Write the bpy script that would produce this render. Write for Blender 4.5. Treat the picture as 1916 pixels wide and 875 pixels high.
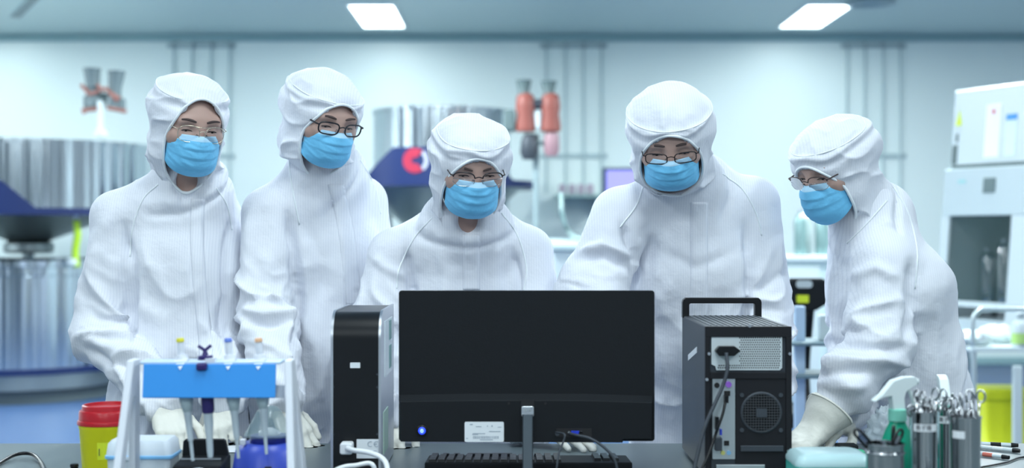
import bpy, bmesh, math, random
import numpy as np
from mathutils import Vector, Matrix, Euler
from mathutils.bvhtree import BVHTree

for _o in list(bpy.data.objects):
    bpy.data.objects.remove(_o)
SC = bpy.context.scene
COL = SC.collection

# ---------------------------------------------------------------- camera, world, exposure
FPX = 2500.0
CAMZ = 1.31
cam_data = bpy.data.cameras.new('camera')
cam_data.sensor_width = 36.0
cam_data.lens = 36.0 * FPX / 1916.0
cam_data.dof.use_dof = True
cam_data.dof.focus_distance = 3.22
cam_data.dof.aperture_fstop = 2.2
cam_data.clip_start = 0.05
cam = bpy.data.objects.new('camera', cam_data)
cam.location = (0, 0, CAMZ)
cam.rotation_euler = (math.pi / 2, 0, 0)
COL.objects.link(cam)
SC.camera = cam

world = bpy.data.worlds.new('world')
SC.world = world
world.use_nodes = True
world.node_tree.nodes['Background'].inputs[0].default_value = (0.6, 0.85, 1.0, 1)
world.node_tree.nodes['Background'].inputs[1].default_value = 0.15

vs = SC.view_settings
vs.view_transform = 'Standard'
vs.look = 'None'
vs.gamma = 1.0
vs.use_curve_mapping = False
vs.exposure = 0.14

LAMP_TINT = (0.88, 0.98, 1.0)
LAMP_GLOW = 5.0


def P(px, py, d):
    """photo pixel (1916x875) at distance d -> point in the room"""
    return np.array([(px - 958.0) / FPX * d, d, CAMZ - (py - 437.5) / FPX * d])


# ---------------------------------------------------------------- materials
MATS = {}


def mat(name, col, rough=0.5, metal=0.0, emit=None, estr=1.0, alpha=1.0, trans=0.0, ior=1.45,
        bump=0.0, bscale=60.0, vary=0.0, vscale=8.0, coat=0.0, sss=0.0, stretch=None, spec=0.5):
    if name in MATS:
        return MATS[name]
    m = bpy.data.materials.new(name)
    m.use_nodes = True
    nt = m.node_tree
    b = nt.nodes['Principled BSDF']
    b.inputs['Base Color'].default_value = (*col, 1)
    b.inputs['Roughness'].default_value = rough
    b.inputs['Metallic'].default_value = metal
    b.inputs['IOR'].default_value = ior
    b.inputs['Specular IOR Level'].default_value = spec
    if emit:
        b.inputs['Emission Color'].default_value = (*emit, 1)
        b.inputs['Emission Strength'].default_value = estr
    b.inputs['Alpha'].default_value = alpha
    b.inputs['Transmission Weight'].default_value = trans
    b.inputs['Coat Weight'].default_value = coat
    if sss:
        b.inputs['Subsurface Weight'].default_value = sss
        b.inputs['Subsurface Radius'].default_value = (0.012, 0.005, 0.003)
        b.inputs['Subsurface Scale'].default_value = 1.0
    if bump or vary:
        tc = nt.nodes.new('ShaderNodeTexCoord')
        mp = nt.nodes.new('ShaderNodeMapping')
        if stretch:
            mp.inputs['Scale'].default_value = stretch
        nt.links.new(tc.outputs['Object'], mp.inputs['Vector'])
    if vary:
        n = nt.nodes.new('ShaderNodeTexNoise')
        n.inputs['Scale'].default_value = vscale
        n.inputs['Detail'].default_value = 3
        nt.links.new(mp.outputs['Vector'], n.inputs['Vector'])
        mx = nt.nodes.new('ShaderNodeMix')
        mx.data_type = 'RGBA'
        mx.inputs['A'].default_value = (*[c * (1 - vary) for c in col], 1)
        mx.inputs['B'].default_value = (*[min(1, c * (1 + vary)) for c in col], 1)
        nt.links.new(n.outputs['Fac'], mx.inputs['Factor'])
        nt.links.new(mx.outputs['Result'], b.inputs['Base Color'])
    if bump:
        n2 = nt.nodes.new('ShaderNodeTexNoise')
        n2.inputs['Scale'].default_value = bscale
        n2.inputs['Detail'].default_value = 2
        nt.links.new(mp.outputs['Vector'], n2.inputs['Vector'])
        bp = nt.nodes.new('ShaderNodeBump')
        bp.inputs['Strength'].default_value = bump
        bp.inputs['Distance'].default_value = 0.004
        nt.links.new(n2.outputs['Fac'], bp.inputs['Height'])
        nt.links.new(bp.outputs['Normal'], b.inputs['Normal'])
    MATS[name] = m
    return m


def thread_cloth(name, col, dark, period):
    """white cleanroom cloth with thin woven conductive threads"""
    m = mat(name, col, rough=0.75)
    nt = m.node_tree
    b = nt.nodes['Principled BSDF']
    tc = nt.nodes.new('ShaderNodeTexCoord')
    w = nt.nodes.new('ShaderNodeTexWave')
    w.wave_type = 'BANDS'
    w.bands_direction = 'X'
    w.inputs['Scale'].default_value = 2 * math.pi / period / 20.0
    w.inputs['Distortion'].default_value = 0.0
    nt.links.new(tc.outputs['Object'], w.inputs['Vector'])
    rp = nt.nodes.new('ShaderNodeValToRGB')
    rp.color_ramp.elements[0].position = 0.0
    rp.color_ramp.elements[0].color = (*dark, 1)
    rp.color_ramp.elements[1].position = 0.35
    rp.color_ramp.elements[1].color = (*col, 1)
    nt.links.new(w.outputs['Fac'], rp.inputs['Fac'])
    nt.links.new(rp.outputs['Color'], b.inputs['Base Color'])
    n2 = nt.nodes.new('ShaderNodeTexNoise')
    n2.inputs['Scale'].default_value = 20
    n2.inputs['Detail'].default_value = 4
    nt.links.new(tc.outputs['Object'], n2.inputs['Vector'])
    bp = nt.nodes.new('ShaderNodeBump')
    bp.inputs['Strength'].default_value = 0.5
    bp.inputs['Distance'].default_value = 0.011
    nt.links.new(n2.outputs['Fac'], bp.inputs['Height'])
    nt.links.new(bp.outputs['Normal'], b.inputs['Normal'])
    return m


# ---------------------------------------------------------------- object helpers
def link(o, parent=None):
    COL.objects.link(o)
    if parent is not None:
        o.parent = parent
    return o


def root(name, loc, label, cat, group=None, rot=(0, 0, 0)):
    o = bpy.data.objects.new(name, None)
    o.empty_display_size = 0.05
    o.location = loc
    o.rotation_euler = rot
    o['label'] = label
    o['category'] = cat
    if group:
        o['group'] = group
    return link(o)


def tag(o, label, cat, group=None, kind=None):
    o['label'] = label
    o['category'] = cat
    if group:
        o['group'] = group
    if kind:
        o['kind'] = kind
    return o


def mk(name, V, F, m, parent=None, smooth=True, loc=None, mi=None, bevel=0.0, offset=None, auto=None):
    """link V, F as ONE mesh object"""
    V = np.asarray(V, dtype=np.float32)
    if offset is not None:
        V = V - np.asarray(offset, dtype=np.float32)
    me = bpy.data.meshes.new(name)
    if isinstance(F, np.ndarray) and F.ndim == 2:
        n, k = F.shape
        me.vertices.add(len(V))
        me.vertices.foreach_set('co', V.ravel())
        me.loops.add(n * k)
        me.loops.foreach_set('vertex_index', F.astype(np.int32).ravel())
        me.polygons.add(n)
        me.polygons.foreach_set('loop_start', np.arange(0, n * k, k, dtype=np.int32))
        me.update(calc_edges=True)
    else:
        me.from_pydata([tuple(map(float, v)) for v in V], [], [tuple(int(i) for i in f) for f in F])
        me.update()
    for q in (m if isinstance(m, (list, tuple)) else [m]):
        me.materials.append(q)
    if mi is not None:
        me.polygons.foreach_set('material_index', np.asarray(mi, dtype=np.int32))
    if smooth:
        me.polygons.foreach_set('use_smooth', np.ones(len(me.polygons), dtype=bool))
        if auto is not None:
            me.set_sharp_from_angle(angle=math.radians(auto))
    me.validate()
    o = bpy.data.objects.new(name, me)
    if loc is not None:
        o.location = loc
    if bevel:
        bv = o.modifiers.new('bevel', 'BEVEL')
        bv.width = bevel
        bv.segments = 3
        bv.limit_method = 'ANGLE'
        bv.angle_limit = math.radians(40)
        bv.harden_normals = False
    return link(o, parent)


class MB:
    """collects simple shapes into one mesh"""

    def __init__(self):
        self.V = []
        self.F = []
        self.M = []
        self.m = 0

    def add(self, V, F):
        n = len(self.V)
        self.V += [tuple(map(float, v)) for v in V]
        for f in F:
            self.F.append(tuple(int(i) + n for i in f))
            self.M.append(self.m)
        return self

    def box(self, c, s, rot=None):
        c = Vector(c)
        R = Euler(rot).to_matrix() if rot is not None else Matrix.Identity(3)
        V = []
        for x in (-.5, .5):
            for y in (-.5, .5):
                for z in (-.5, .5):
                    V.append(c + R @ Vector((x * s[0], y * s[1], z * s[2])))
        self.add(V, [(0, 1, 3, 2), (4, 6, 7, 5), (0, 4, 5, 1), (2, 3, 7, 6), (0, 2, 6, 4), (1, 5, 7, 3)])
        return self

    def box2(self, lo, hi):
        return self.box([(a + b) / 2 for a, b in zip(lo, hi)], [b - a for a, b in zip(lo, hi)])

    def tube(self, pts, r, n=12, cap=True, closed=False):
        pts = [Vector([float(q) for q in p]) for p in pts]
        m = len(pts)
        rs = r if isinstance(r, (list, tuple, np.ndarray)) else [r] * m
        V = []
        prev = None
        for i, p in enumerate(pts):
            if closed:
                t = pts[(i + 1) % m] - pts[i - 1]
            elif i == 0:
                t = pts[1] - p
            elif i == m - 1:
                t = p - pts[m - 2]
            else:
                t = (pts[i + 1] - p).normalized() + (p - pts[i - 1]).normalized()
            if t.length < 1e-9:
                t = Vector((0, 0, 1))
            t.normalize()
            if prev is None:
                u = t.orthogonal().normalized()
            else:
                u = prev - t * prev.dot(t)
                u = u.normalized() if u.length > 1e-6 else t.orthogonal().normalized()
            prev = u
            w = t.cross(u)
            for k in range(n):
                a = 2 * math.pi * k / n
                V.append(p + (u * math.cos(a) + w * math.sin(a)) * rs[i])
        F = []
        rng = m if closed else m - 1
        for i in range(rng):
            j = (i + 1) % m
            for k in range(n):
                k2 = (k + 1) % n
                F.append((i * n + k, i * n + k2, j * n + k2, j * n + k))
        if cap and not closed:
            F.append(tuple(range(n - 1, -1, -1)))
            F.append(tuple((m - 1) * n + k for k in range(n)))
        return self.add(V, F)

    def cyl(self, A, B, r0, r1=None, n=24):
        return self.tube([A, B], [r0, r0 if r1 is None else r1], n)

    def lathe(self, prof, c=(0, 0, 0), n=40, capb=True, capt=True):
        """prof: list of (r, z)"""
        V = []
        for r, z in prof:
            for k in range(n):
                a = 2 * math.pi * k / n
                V.append((c[0] + r * math.cos(a), c[1] + r * math.sin(a), c[2] + z))
        F = []
        m = len(prof)
        for i in range(m - 1):
            for k in range(n):
                k2 = (k + 1) % n
                F.append((i * n + k, i * n + k2, (i + 1) * n + k2, (i + 1) * n + k))
        if capb:
            F.append(tuple(range(n - 1, -1, -1)))
        if capt:
            F.append(tuple((m - 1) * n + k for k in range(n)))
        return self.add(V, F)

    def prism(self, poly, fn, d0, d1):
        """poly of 2-D points; fn(a, b, d) -> 3-D point"""
        n = len(poly)
        V = [fn(a, b, d0) for a, b in poly] + [fn(a, b, d1) for a, b in poly]
        F = [tuple(range(n - 1, -1, -1)), tuple(range(n, 2 * n))]
        for i in range(n):
            j = (i + 1) % n
            F.append((i, j, n + j, n + i))
        return self.add(V, F)

    def build(self, name, m, parent=None, smooth=False, bevel=0.0, auto=None, loc=None, offset=None):
        o = mk(name, self.V, self.F, m, parent, smooth=(smooth or auto is not None), mi=self.M, bevel=bevel,
               auto=auto, loc=loc, offset=offset)
        bm = bmesh.new()
        bm.from_mesh(o.data)
        bmesh.ops.recalc_face_normals(bm, faces=bm.faces)
        bm.to_mesh(o.data)
        bm.free()
        return o


def copy_tree(o, parent=None):
    c = o.copy()
    COL.objects.link(c)
    if parent is not None:
        c.parent = parent
    for ch in list(o.children):
        copy_tree(ch, c)
    return c


def rrect(w, h, r, n=5):
    out = []
    for cx, cy, a0 in ((w / 2 - r, h / 2 - r, 0), (-w / 2 + r, h / 2 - r, 90), (-w / 2 + r, -h / 2 + r, 180), (w / 2 - r, -h / 2 + r, 270)):
        for k in range(n + 1):
            a = math.radians(a0 + 90 * k / n)
            out.append((cx + r * math.cos(a), cy + r * math.sin(a)))
    return out


def smooth_path(pts, n=8):
    """Catmull-Rom through the points"""
    P_ = [np.asarray(p, float) for p in pts]
    P_ = [2 * P_[0] - P_[1]] + P_ + [2 * P_[-1] - P_[-2]]
    out = []
    for i in range(1, len(P_) - 2):
        a, b, c, d = P_[i - 1], P_[i], P_[i + 1], P_[i + 2]
        for k in range(n):
            t = k / n
            out.append(0.5 * (2 * b + (c - a) * t + (2 * a - 5 * b + 4 * c - d) * t * t + (3 * b - a - 3 * c + d) * t ** 3))
    out.append(P_[-2])
    return out


def text_mesh(txt, size):
    """mesh of built-in lettering, centred, in the XY plane"""
    cu = bpy.data.curves.new('lettering', 'FONT')
    cu.body = txt
    cu.size = size
    cu.align_x = 'CENTER'
    cu.align_y = 'CENTER'
    cu.extrude = 0.0002
    o = bpy.data.objects.new('lettering', cu)
    COL.objects.link(o)
    dg = bpy.context.evaluated_depsgraph_get()
    me = bpy.data.meshes.new_from_object(o.evaluated_get(dg))
    V = np.array([v.co[:] for v in me.vertices]).reshape(-1, 3)
    F = [tuple(p.vertices) for p in me.polygons]
    bpy.data.objects.remove(o)
    bpy.data.curves.remove(cu)
    bpy.data.meshes.remove(me)
    return V, F


# ---------------------------------------------------------------- the room
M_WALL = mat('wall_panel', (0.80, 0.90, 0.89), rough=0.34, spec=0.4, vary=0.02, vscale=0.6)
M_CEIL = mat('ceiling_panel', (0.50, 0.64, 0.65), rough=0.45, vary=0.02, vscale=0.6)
M_FLOOR = mat('blue_vinyl', (0.040, 0.085, 0.19), rough=0.42, vary=0.05, vscale=3)
M_SIDE = mat('wall_side_panel', (0.84, 0.86, 0.85), rough=0.5)
M_TRIM = mat('cove_trim', (0.30, 0.47, 0.50), rough=0.5)
CEILZ = 3.31
WALLY = 13.4
RX = 6.6
YB = -5.0


def structure(o):
    o['kind'] = 'structure'
    return o


structure(MB().box2((-RX - .2, YB - .2, -0.1), (RX + .2, WALLY + .2, 0)).build('floor', M_FLOOR))
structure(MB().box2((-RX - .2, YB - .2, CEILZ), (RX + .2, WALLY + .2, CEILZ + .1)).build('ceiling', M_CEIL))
structure(MB().box2((-RX - .2, WALLY, 0), (RX + .2, WALLY + .1, CEILZ)).build('wall_back', M_WALL))
structure(MB().box2((-RX - .1, YB, 0), (-RX, WALLY, CEILZ)).build('wall_left', M_SIDE))
structure(MB().box2((RX, YB, 0), (RX + .1, WALLY, CEILZ)).build('wall_right', M_SIDE))
structure(MB().box2((-RX, YB - .1, 0), (RX, YB, CEILZ)).build('wall_front', mat('wall_front_panel', (0.30, 0.36, 0.40), rough=.5)))
M_DARKP = mat('dark_panel_gloss', (.015, .02, .025), rough=.08)
for _k, (_a, _b) in enumerate(((-3.6, -2.2), (-1.5, -.5), (.5, 1.5), (2.2, 3.6))):  # unseen dark panels, added to put contrast into the steel reflections
    structure(MB().box2((_a, YB, .7), (_b, YB + .03, 2.5)).build('added_dark_panel_%d' % (_k + 1), M_DARKP, bevel=.005))
structure(MB().box2((-RX, WALLY - .045, CEILZ - .075), (RX, WALLY, CEILZ)).build('trim_1', M_TRIM, bevel=.015))
structure(MB().box2((-RX, WALLY - .03, 0), (RX, WALLY, .08)).build('baseboard_back', M_TRIM, bevel=.01))

# ---------------------------------------------------------------- ceiling lamps
M_LAMPF = mat('lamp_frame', (0.85, 0.9, 0.92), rough=0.4)
M_LAMPD = mat('lamp_diffuser', (0.9, 1, 1), rough=0.5, emit=(0.86, 1.0, 1.0), estr=LAMP_GLOW)
lamp_labels = {}
LW, LL = 0.39, 1.26


def ceiling_lamp(x, y, label, watts):
    r = root('ceiling_lamp', (x, y, CEILZ), label, 'ceiling light', 'recessed ceiling panel lights')
    f = MB()
    for sx in (-1, 1):
        f.box((sx * (LW / 2 + .012), 0, -.008), (.024, LL + .048, .016))
    for sy in (-1, 1):
        f.box((0, sy * (LL / 2 + .012), -.008), (LW, .024, .016))
    f.build('frame', M_LAMPF, r)
    MB().box((0, 0, -.005), (LW, LL, .008)).build('diffuser', M_LAMPD, r)
    ld = bpy.data.lights.new('panel_light', 'AREA')
    ld.shape = 'RECTANGLE'
    ld.size = LW
    ld.size_y = LL
    ld.energy = watts
    ld.color = LAMP_TINT
    lo = bpy.data.objects.new('panel_light', ld)
    lo.location = (0, 0, -.02)
    link(lo, r)
    return r


rows = ((12.25, (-5.23, -1.23, 2.77), 8.0), (9.0, (-5.23, -1.23, 2.77), 200.0), (5.8, (-3.9, -1.3, 1.3, 3.9), 50.0),
        (1.9, (-2.2, 0.0, 2.2), 27.0), (-1.2, (-2.2, 0.0, 2.2), 36.0), (-3.7, (-2.2, 0.0, 2.2), 36.0))
names = (('left', 'middle', 'right'), ('far left', 'left middle', 'right middle', 'far right'))
for j, (y, xs_, watts) in enumerate(rows):
    for i, x in enumerate(xs_):
        if j == 0:
            lab = ('ceiling panel light beyond the left edge near the back wall',
                   'bright ceiling panel light above the second person, left of the two in view',
                   'bright slanting ceiling panel light above the rightmost person')[i]
        else:
            lab = 'ceiling panel light in the %s column, row %s towards the viewer' % (
                names[len(xs_) - 3][i], ('one', 'two', 'three', 'four', 'five')[j - 1])
        ceiling_lamp(x, y, lab, watts)

# ---------------------------------------------------------------- distance-field modelling
def A3(p):
    return np.asarray(p, dtype=np.float32)


def ecap(A, B, r0, r1=None, X=None):
    """tapered capsule with elliptical section; radii scalar or (along X, across X)"""
    A = np.asarray(A, float)
    B = np.asarray(B, float)
    r1 = r0 if r1 is None else r1
    a0, b0 = r0 if isinstance(r0, (tuple, list)) else (r0, r0)
    a1, b1 = r1 if isinstance(r1, (tuple, list)) else (r1, r1)
    Z = B - A
    L = np.linalg.norm(Z)
    Z = Z / L
    if X is None:
        X = np.array([1.0, 0, 0]) if abs(Z[0]) < .8 else np.array([0, 1.0, 0])
    X = np.asarray(X, float)
    X = X - Z * X.dot(Z)
    X /= np.linalg.norm(X)
    Y = np.cross(Z, X)
    A_, X_, Y_, Z_ = A3(A), A3(X), A3(Y), A3(Z)

    def f(p):
        d = p - A_
        w = d @ Z_
        u = d @ X_
        v = d @ Y_
        t = np.clip(w / L, 0, 1)
        ww = w - t * L
        a = a0 + (a1 - a0) * t
        b = b0 + (b1 - b0) * t
        c = np.minimum(a, b)
        k0 = np.sqrt((u / a) ** 2 + (v / b) ** 2 + (ww / c) ** 2)
        k1 = np.sqrt((u / a ** 2) ** 2 + (v / b ** 2) ** 2 + (ww / c ** 2) ** 2)
        return k0 * (k0 - 1) / np.maximum(k1, 1e-6)
    return f


def ellip(C, R, M=None):
    C_ = A3(C)
    R_ = A3(R)
    M_ = None if M is None else A3(M)

    def f(p):
        q = p - C_
        if M_ is not None:
            q = q @ M_
        k0 = np.sqrt(((q / R_) ** 2).sum(1))
        k1 = np.sqrt(((q / R_ ** 2) ** 2).sum(1))
        return k0 * (k0 - 1) / np.maximum(k1, 1e-6)
    return f


def smin(a, b, k):
    h = np.maximum(k - np.abs(a - b), 0) / k
    return np.minimum(a, b) - h * h * k * 0.25


def smax(a, b, k):
    return -smin(-a, -b, k)


def union(fs, k):
    def f(p):
        d = fs[0](p)
        for g in fs[1:]:
            d = smin(d, g(p), k)
        return d
    return f


def axis_grid(lo, hi, h, fine=(), hf=0.003):
    """coordinates from lo to hi, step h, step hf inside the fine intervals"""
    out = [lo]
    while out[-1] < hi:
        x = out[-1]
        out.append(x + (hf if any(a - h <= x <= b for a, b in fine) else h))
    return np.array(out)


def pad8(x):
    n = len(x)
    k = (-n) % 8
    if k:
        st = x[-1] - x[-2]
        x = np.concatenate([x, x[-1] + st * np.arange(1, k + 1)])
    return x


def sdf_mesh(f, xs, ys, zs):
    """surface nets over a rectilinear grid; returns verts, quads"""
    xs, ys, zs = pad8(xs), pad8(ys), pad8(zs)
    nx, ny, nz = len(xs), len(ys), len(zs)
    B = 8

    def cen(x):
        q = x.reshape(-1, B)
        lo = q[:, 0]
        hi = np.concatenate([q[1:, 0], [q[-1, -1]]])
        return (lo + hi) / 2, (hi - lo) / 2
    cx, rx = cen(xs)
    cy, ry = cen(ys)
    cz, rz = cen(zs)
    CC = np.stack(np.meshgrid(cx, cy, cz, indexing='ij'), -1).reshape(-1, 3).astype(np.float32)
    RR = np.sqrt((np.stack(np.meshgrid(rx, ry, rz, indexing='ij'), -1).reshape(-1, 3) ** 2).sum(1))
    dc = f(CC)
    act = np.abs(dc) < RR * 1.9 + 0.012
    bi = np.arange(len(CC)).reshape(len(cx), len(cy), len(cz))
    vals = np.repeat(np.repeat(np.repeat(dc.reshape(bi.shape), B, 0), B, 1), B, 2).astype(np.float32)
    idx = np.argwhere(act.reshape(bi.shape))
    off = np.stack(np.meshgrid(*[np.arange(B)] * 3, indexing='ij'), -1).reshape(-1, 3)
    CH = 400
    for s in range(0, len(idx), CH):
        g = (idx[s:s + CH, None, :] * B + off[None]).reshape(-1, 3)
        p = np.stack([xs[g[:, 0]], ys[g[:, 1]], zs[g[:, 2]]], 1).astype(np.float32)
        vals[g[:, 0], g[:, 1], g[:, 2]] = f(p)
    ins = vals < 0
    cnt = np.zeros((nx - 1, ny - 1, nz - 1), np.uint8)
    for a in (0, 1):
        for b in (0, 1):
            for c in (0, 1):
                cnt += ins[a:nx - 1 + a, b:ny - 1 + b, c:nz - 1 + c]
    cells = np.argwhere((cnt > 0) & (cnt < 8))
    cid = np.full(cnt.shape, -1, np.int32)
    cid[cells[:, 0], cells[:, 1], cells[:, 2]] = np.arange(len(cells))
    acc = np.zeros((len(cells), 3))
    num = np.zeros(len(cells))
    cs = [(0, 0, 0), (1, 0, 0), (0, 1, 0), (1, 1, 0), (0, 0, 1), (1, 0, 1), (0, 1, 1), (1, 1, 1)]
    for i in range(8):
        for ax in range(3):
            if cs[i][ax]:
                continue
            a = cells + np.array(cs[i])
            b = a.copy()
            b[:, ax] += 1
            va = vals[a[:, 0], a[:, 1], a[:, 2]]
            vb = vals[b[:, 0], b[:, 1], b[:, 2]]
            cr = (va < 0) != (vb < 0)
            t = np.where(cr, va / np.where(cr, va - vb, 1), 0)
            pa = np.stack([xs[a[:, 0]], ys[a[:, 1]], zs[a[:, 2]]], 1)
            pb = np.stack([xs[b[:, 0]], ys[b[:, 1]], zs[b[:, 2]]], 1)
            acc += np.where(cr[:, None], pa + (pb - pa) * t[:, None], 0)
            num += cr
    V = acc / num[:, None]
    Q = []
    for ax in range(3):
        sl0 = [slice(None)] * 3
        sl1 = [slice(None)] * 3
        sl0[ax] = slice(0, -1)
        sl1[ax] = slice(1, None)
        cr = np.argwhere(ins[tuple(sl0)] != ins[tuple(sl1)])
        o1, o2 = [(1, 2), (2, 0), (0, 1)][ax]
        ok = (cr[:, o1] > 0) & (cr[:, o2] > 0) & (cr[:, o1] < [nx, ny, nz][o1] - 1) & (cr[:, o2] < [nx, ny, nz][o2] - 1)
        cr = cr[ok]
        ids = []
        for d1, d2 in ((-1, -1), (0, -1), (0, 0), (-1, 0)):
            c = cr.copy()
            c[:, o1] += d1
            c[:, o2] += d2
            ids.append(cid[c[:, 0], c[:, 1], c[:, 2]])
        q = np.stack(ids, 1)
        flip = ~ins[cr[:, 0], cr[:, 1], cr[:, 2]]
        q[flip] = q[flip][:, ::-1]
        Q.append(q)
    Q = np.concatenate(Q)
    Q = Q[(Q >= 0).all(1)]
    return V, Q


def vnormals(V, Q):
    n = np.cross(V[Q[:, 2]] - V[Q[:, 0]], V[Q[:, 3]] - V[Q[:, 1]])
    N = np.zeros_like(V)
    for k in range(4):
        for c in range(3):
            N[:, c] += np.bincount(Q[:, k], weights=n[:, c], minlength=len(V))
    return N / np.maximum(np.linalg.norm(N, axis=1, keepdims=True), 1e-12)


def relax(V, Q, it=1, lam=0.5):
    E = np.concatenate([Q[:, [0, 1]], Q[:, [1, 2]], Q[:, [2, 3]], Q[:, [3, 0]]])
    deg = np.bincount(E.ravel(), minlength=len(V)).astype(float)
    for _ in range(it):
        S = np.zeros_like(V)
        for c in range(3):
            S[:, c] = np.bincount(E[:, 0], weights=V[E[:, 1], c], minlength=len(V)) + \
                np.bincount(E[:, 1], weights=V[E[:, 0], c], minlength=len(V))
        V = V + lam * (S / np.maximum(deg, 1)[:, None] - V)
    return V


_rng = np.random.RandomState(5)
_LAT = _rng.rand(32, 32, 32)


def vnoise(p):
    i = np.floor(p).astype(int)
    f = p - i
    f = f * f * (3 - 2 * f)
    out = 0
    for a in (0, 1):
        for b in (0, 1):
            for c in (0, 1):
                w = (f[:, 0] if a else 1 - f[:, 0]) * (f[:, 1] if b else 1 - f[:, 1]) * (f[:, 2] if c else 1 - f[:, 2])
                out = out + w * _LAT[(i[:, 0] + a) % 32, (i[:, 1] + b) % 32, (i[:, 2] + c) % 32]
    return out


def ridged(p):
    return 1 - np.abs(2 * vnoise(p) - 1) * 1.0


def seg_dist(p, a, b):
    d = b - a
    t = np.clip(((p - a) @ d) / max(d @ d, 1e-12), 0, 1)
    return np.linalg.norm(p - a - t[:, None] * d, axis=1), t


def proj(V):
    """room points -> photo pixels"""
    return np.stack([958 + V[:, 0] / V[:, 1] * FPX, 437.5 - (V[:, 2] - CAMZ) / V[:, 1] * FPX], 1)

# ---------------------------------------------------------------- people
M_SUIT = thread_cloth('coverall_cloth', (0.80, 0.825, 0.895), (0.73, 0.76, 0.84), 0.0062)
M_HOOD = thread_cloth('hood_cloth', (0.80, 0.825, 0.895), (0.74, 0.77, 0.85), 0.0062)
M_SEAM = mat('seam_tape', (0.84, 0.89, 0.93), rough=0.6)
M_SKIN = mat('skin', (0.50, 0.33, 0.28), rough=0.5, vary=0.06, vscale=25, sss=0.12)
M_HAIR = mat('hair_black', (0.012, 0.011, 0.013), rough=0.55)
M_BROW = mat('eyebrow_hair', (0.085, 0.06, 0.058), rough=0.85)
M_EYEW = mat('eye_white', (0.72, 0.70, 0.70), rough=0.25)
M_IRIS = mat('eye_iris', (0.02, 0.013, 0.01), rough=0.15)
M_MASK = mat('mask_blue', (0.17, 0.56, 0.88), rough=0.7, bump=0.25, bscale=90)
M_MASKT = mat('mask_pale_strip', (0.46, 0.72, 0.92), rough=0.7)
M_LOOP = mat('ear_loop_white', (0.85, 0.88, 0.9), rough=0.7)
M_GLOVE = mat('latex_glove', (0.78, 0.78, 0.72), rough=0.5, bump=0.15, bscale=120)
M_SHOE = mat('overshoe_cloth', (0.78, 0.83, 0.88), rough=0.7)
M_LENS = None


def lens_material():
    m = bpy.data.materials.new('clear_lens')
    m.use_nodes = True
    nt = m.node_tree
    nt.nodes.remove(nt.nodes['Principled BSDF'])
    out = nt.nodes['Material Output']
    t = nt.nodes.new('ShaderNodeBsdfTransparent')
    t.inputs[0].default_value = (0.93, 0.96, 0.98, 1)
    g = nt.nodes.new('ShaderNodeBsdfGlossy')
    g.inputs['Roughness'].default_value = 0.05
    fr = nt.nodes.new('ShaderNodeFresnel')
    fr.inputs['IOR'].default_value = 1.28
    mx = nt.nodes.new('ShaderNodeMixShader')
    nt.links.new(fr.outputs[0], mx.inputs[0])
    nt.links.new(t.outputs[0], mx.inputs[1])
    nt.links.new(g.outputs[0], mx.inputs[2])
    nt.links.new(mx.outputs[0], out.inputs['Surface'])
    return m


M_LENS = lens_material()


def unit(v):
    v = np.asarray(v, float)
    return v / np.linalg.norm(v)


def head_axes(yaw, pitch, roll):
    a, b, c = map(math.radians, (yaw, pitch, roll))
    f = np.array([math.sin(a), -math.cos(a), 0])
    u = np.array([0, 0, 1.0])
    r = np.cross(f, u)
    f, u = f * math.cos(b) - u * math.sin(b), u * math.cos(b) + f * math.sin(b)
    u, r = u * math.cos(c) - r * math.sin(c), r * math.cos(c) + u * math.sin(c)
    return np.stack([r, f, u], 1)


def head_field(c, M, neck, ZS):
    """skin of the head and neck"""
    cf, Mf = A3(c), A3(M)
    cran = ellip((0, -.012, .030), (.075, .094, .080))
    jaw = ellip((0, .022, -.052), (.057, .064, .064))
    chin = ellip((0, .066, -.094), (.022, .02, .018))
    face = ellip((0, .035, -.005), (.064, .058, .075))
    brow = ecap((-.040, .076, .020), (.040, .076, .020), .012)
    nose = ecap((0, .086, .004), (0, .098, -.038), .008, .012)
    al = [ecap((s * .010, .094, -.043), (s * .014, .086, -.045), .009, .008) for s in (-1, 1)]
    ch = [ellip((s * .044, .052, -.025), (.024, .026, .022)) for s in (-1, 1)]
    lip = [ecap((-.018, .082, z), (.018, .082, z), .006) for z in (-.069, -.078)]
    soc = [ellip((s * .033, .106, -.001), (.020, .024, .014)) for s in (-1, 1)]
    lid = [ellip((s * .032, .073, -.003), (.0145, .0135, .0135)) for s in (-1, 1)]
    ear = [ellip((s * .077, -.010, -.010), (.010, .018, .032)) for s in (-1, 1)]
    nk = ecap((0, -.020, -.05), tuple(((np.asarray(neck) - c) @ M) / ZS), .054, .060)

    def f(p):
        q = ((p - cf) @ Mf) / A3(ZS)
        d = smin(cran(q), smin(jaw(q), chin(q), .02), .035)
        d = smin(d, face(q), .03)
        d = smin(d, brow(q), .022)
        for g in ch:
            d = smin(d, g(q), .022)
        for g in soc:
            d = smax(d, -g(q), .012)
        d = smin(d, nose(q), .014)
        for g in al:
            d = smin(d, g(q), .008)
        for g in lip:
            d = smin(d, g(q), .006)
        for k, g in enumerate(lid):
            s = (-1, 1)[k]
            e = g(q)
            slit = (np.sqrt(((q[:, 0] - s * .032) / .0125) ** 2 + ((q[:, 2] + .0075) / .0032) ** 2) - 1) * .0035
            slit = np.maximum(slit, .078 - q[:, 1])
            e = smax(e, -slit, .001)
            d = smin(d, e, .004)
        for g in ear:
            d = smin(d, g(q), .012)
        return smin(d, nk(q), .03)
    return f


FING = [((.029, .090, .001), (.040, .025, .021), .0095, 0.10),
        ((.009, .096, .004), (.045, .029, .022), .0098, 0.02),
        ((-.011, .091, .002), (.041, .027, .022), .0094, -0.06),
        ((-.029, .081, -.003), (.032, .020, .019), .0084, -0.16)]


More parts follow.
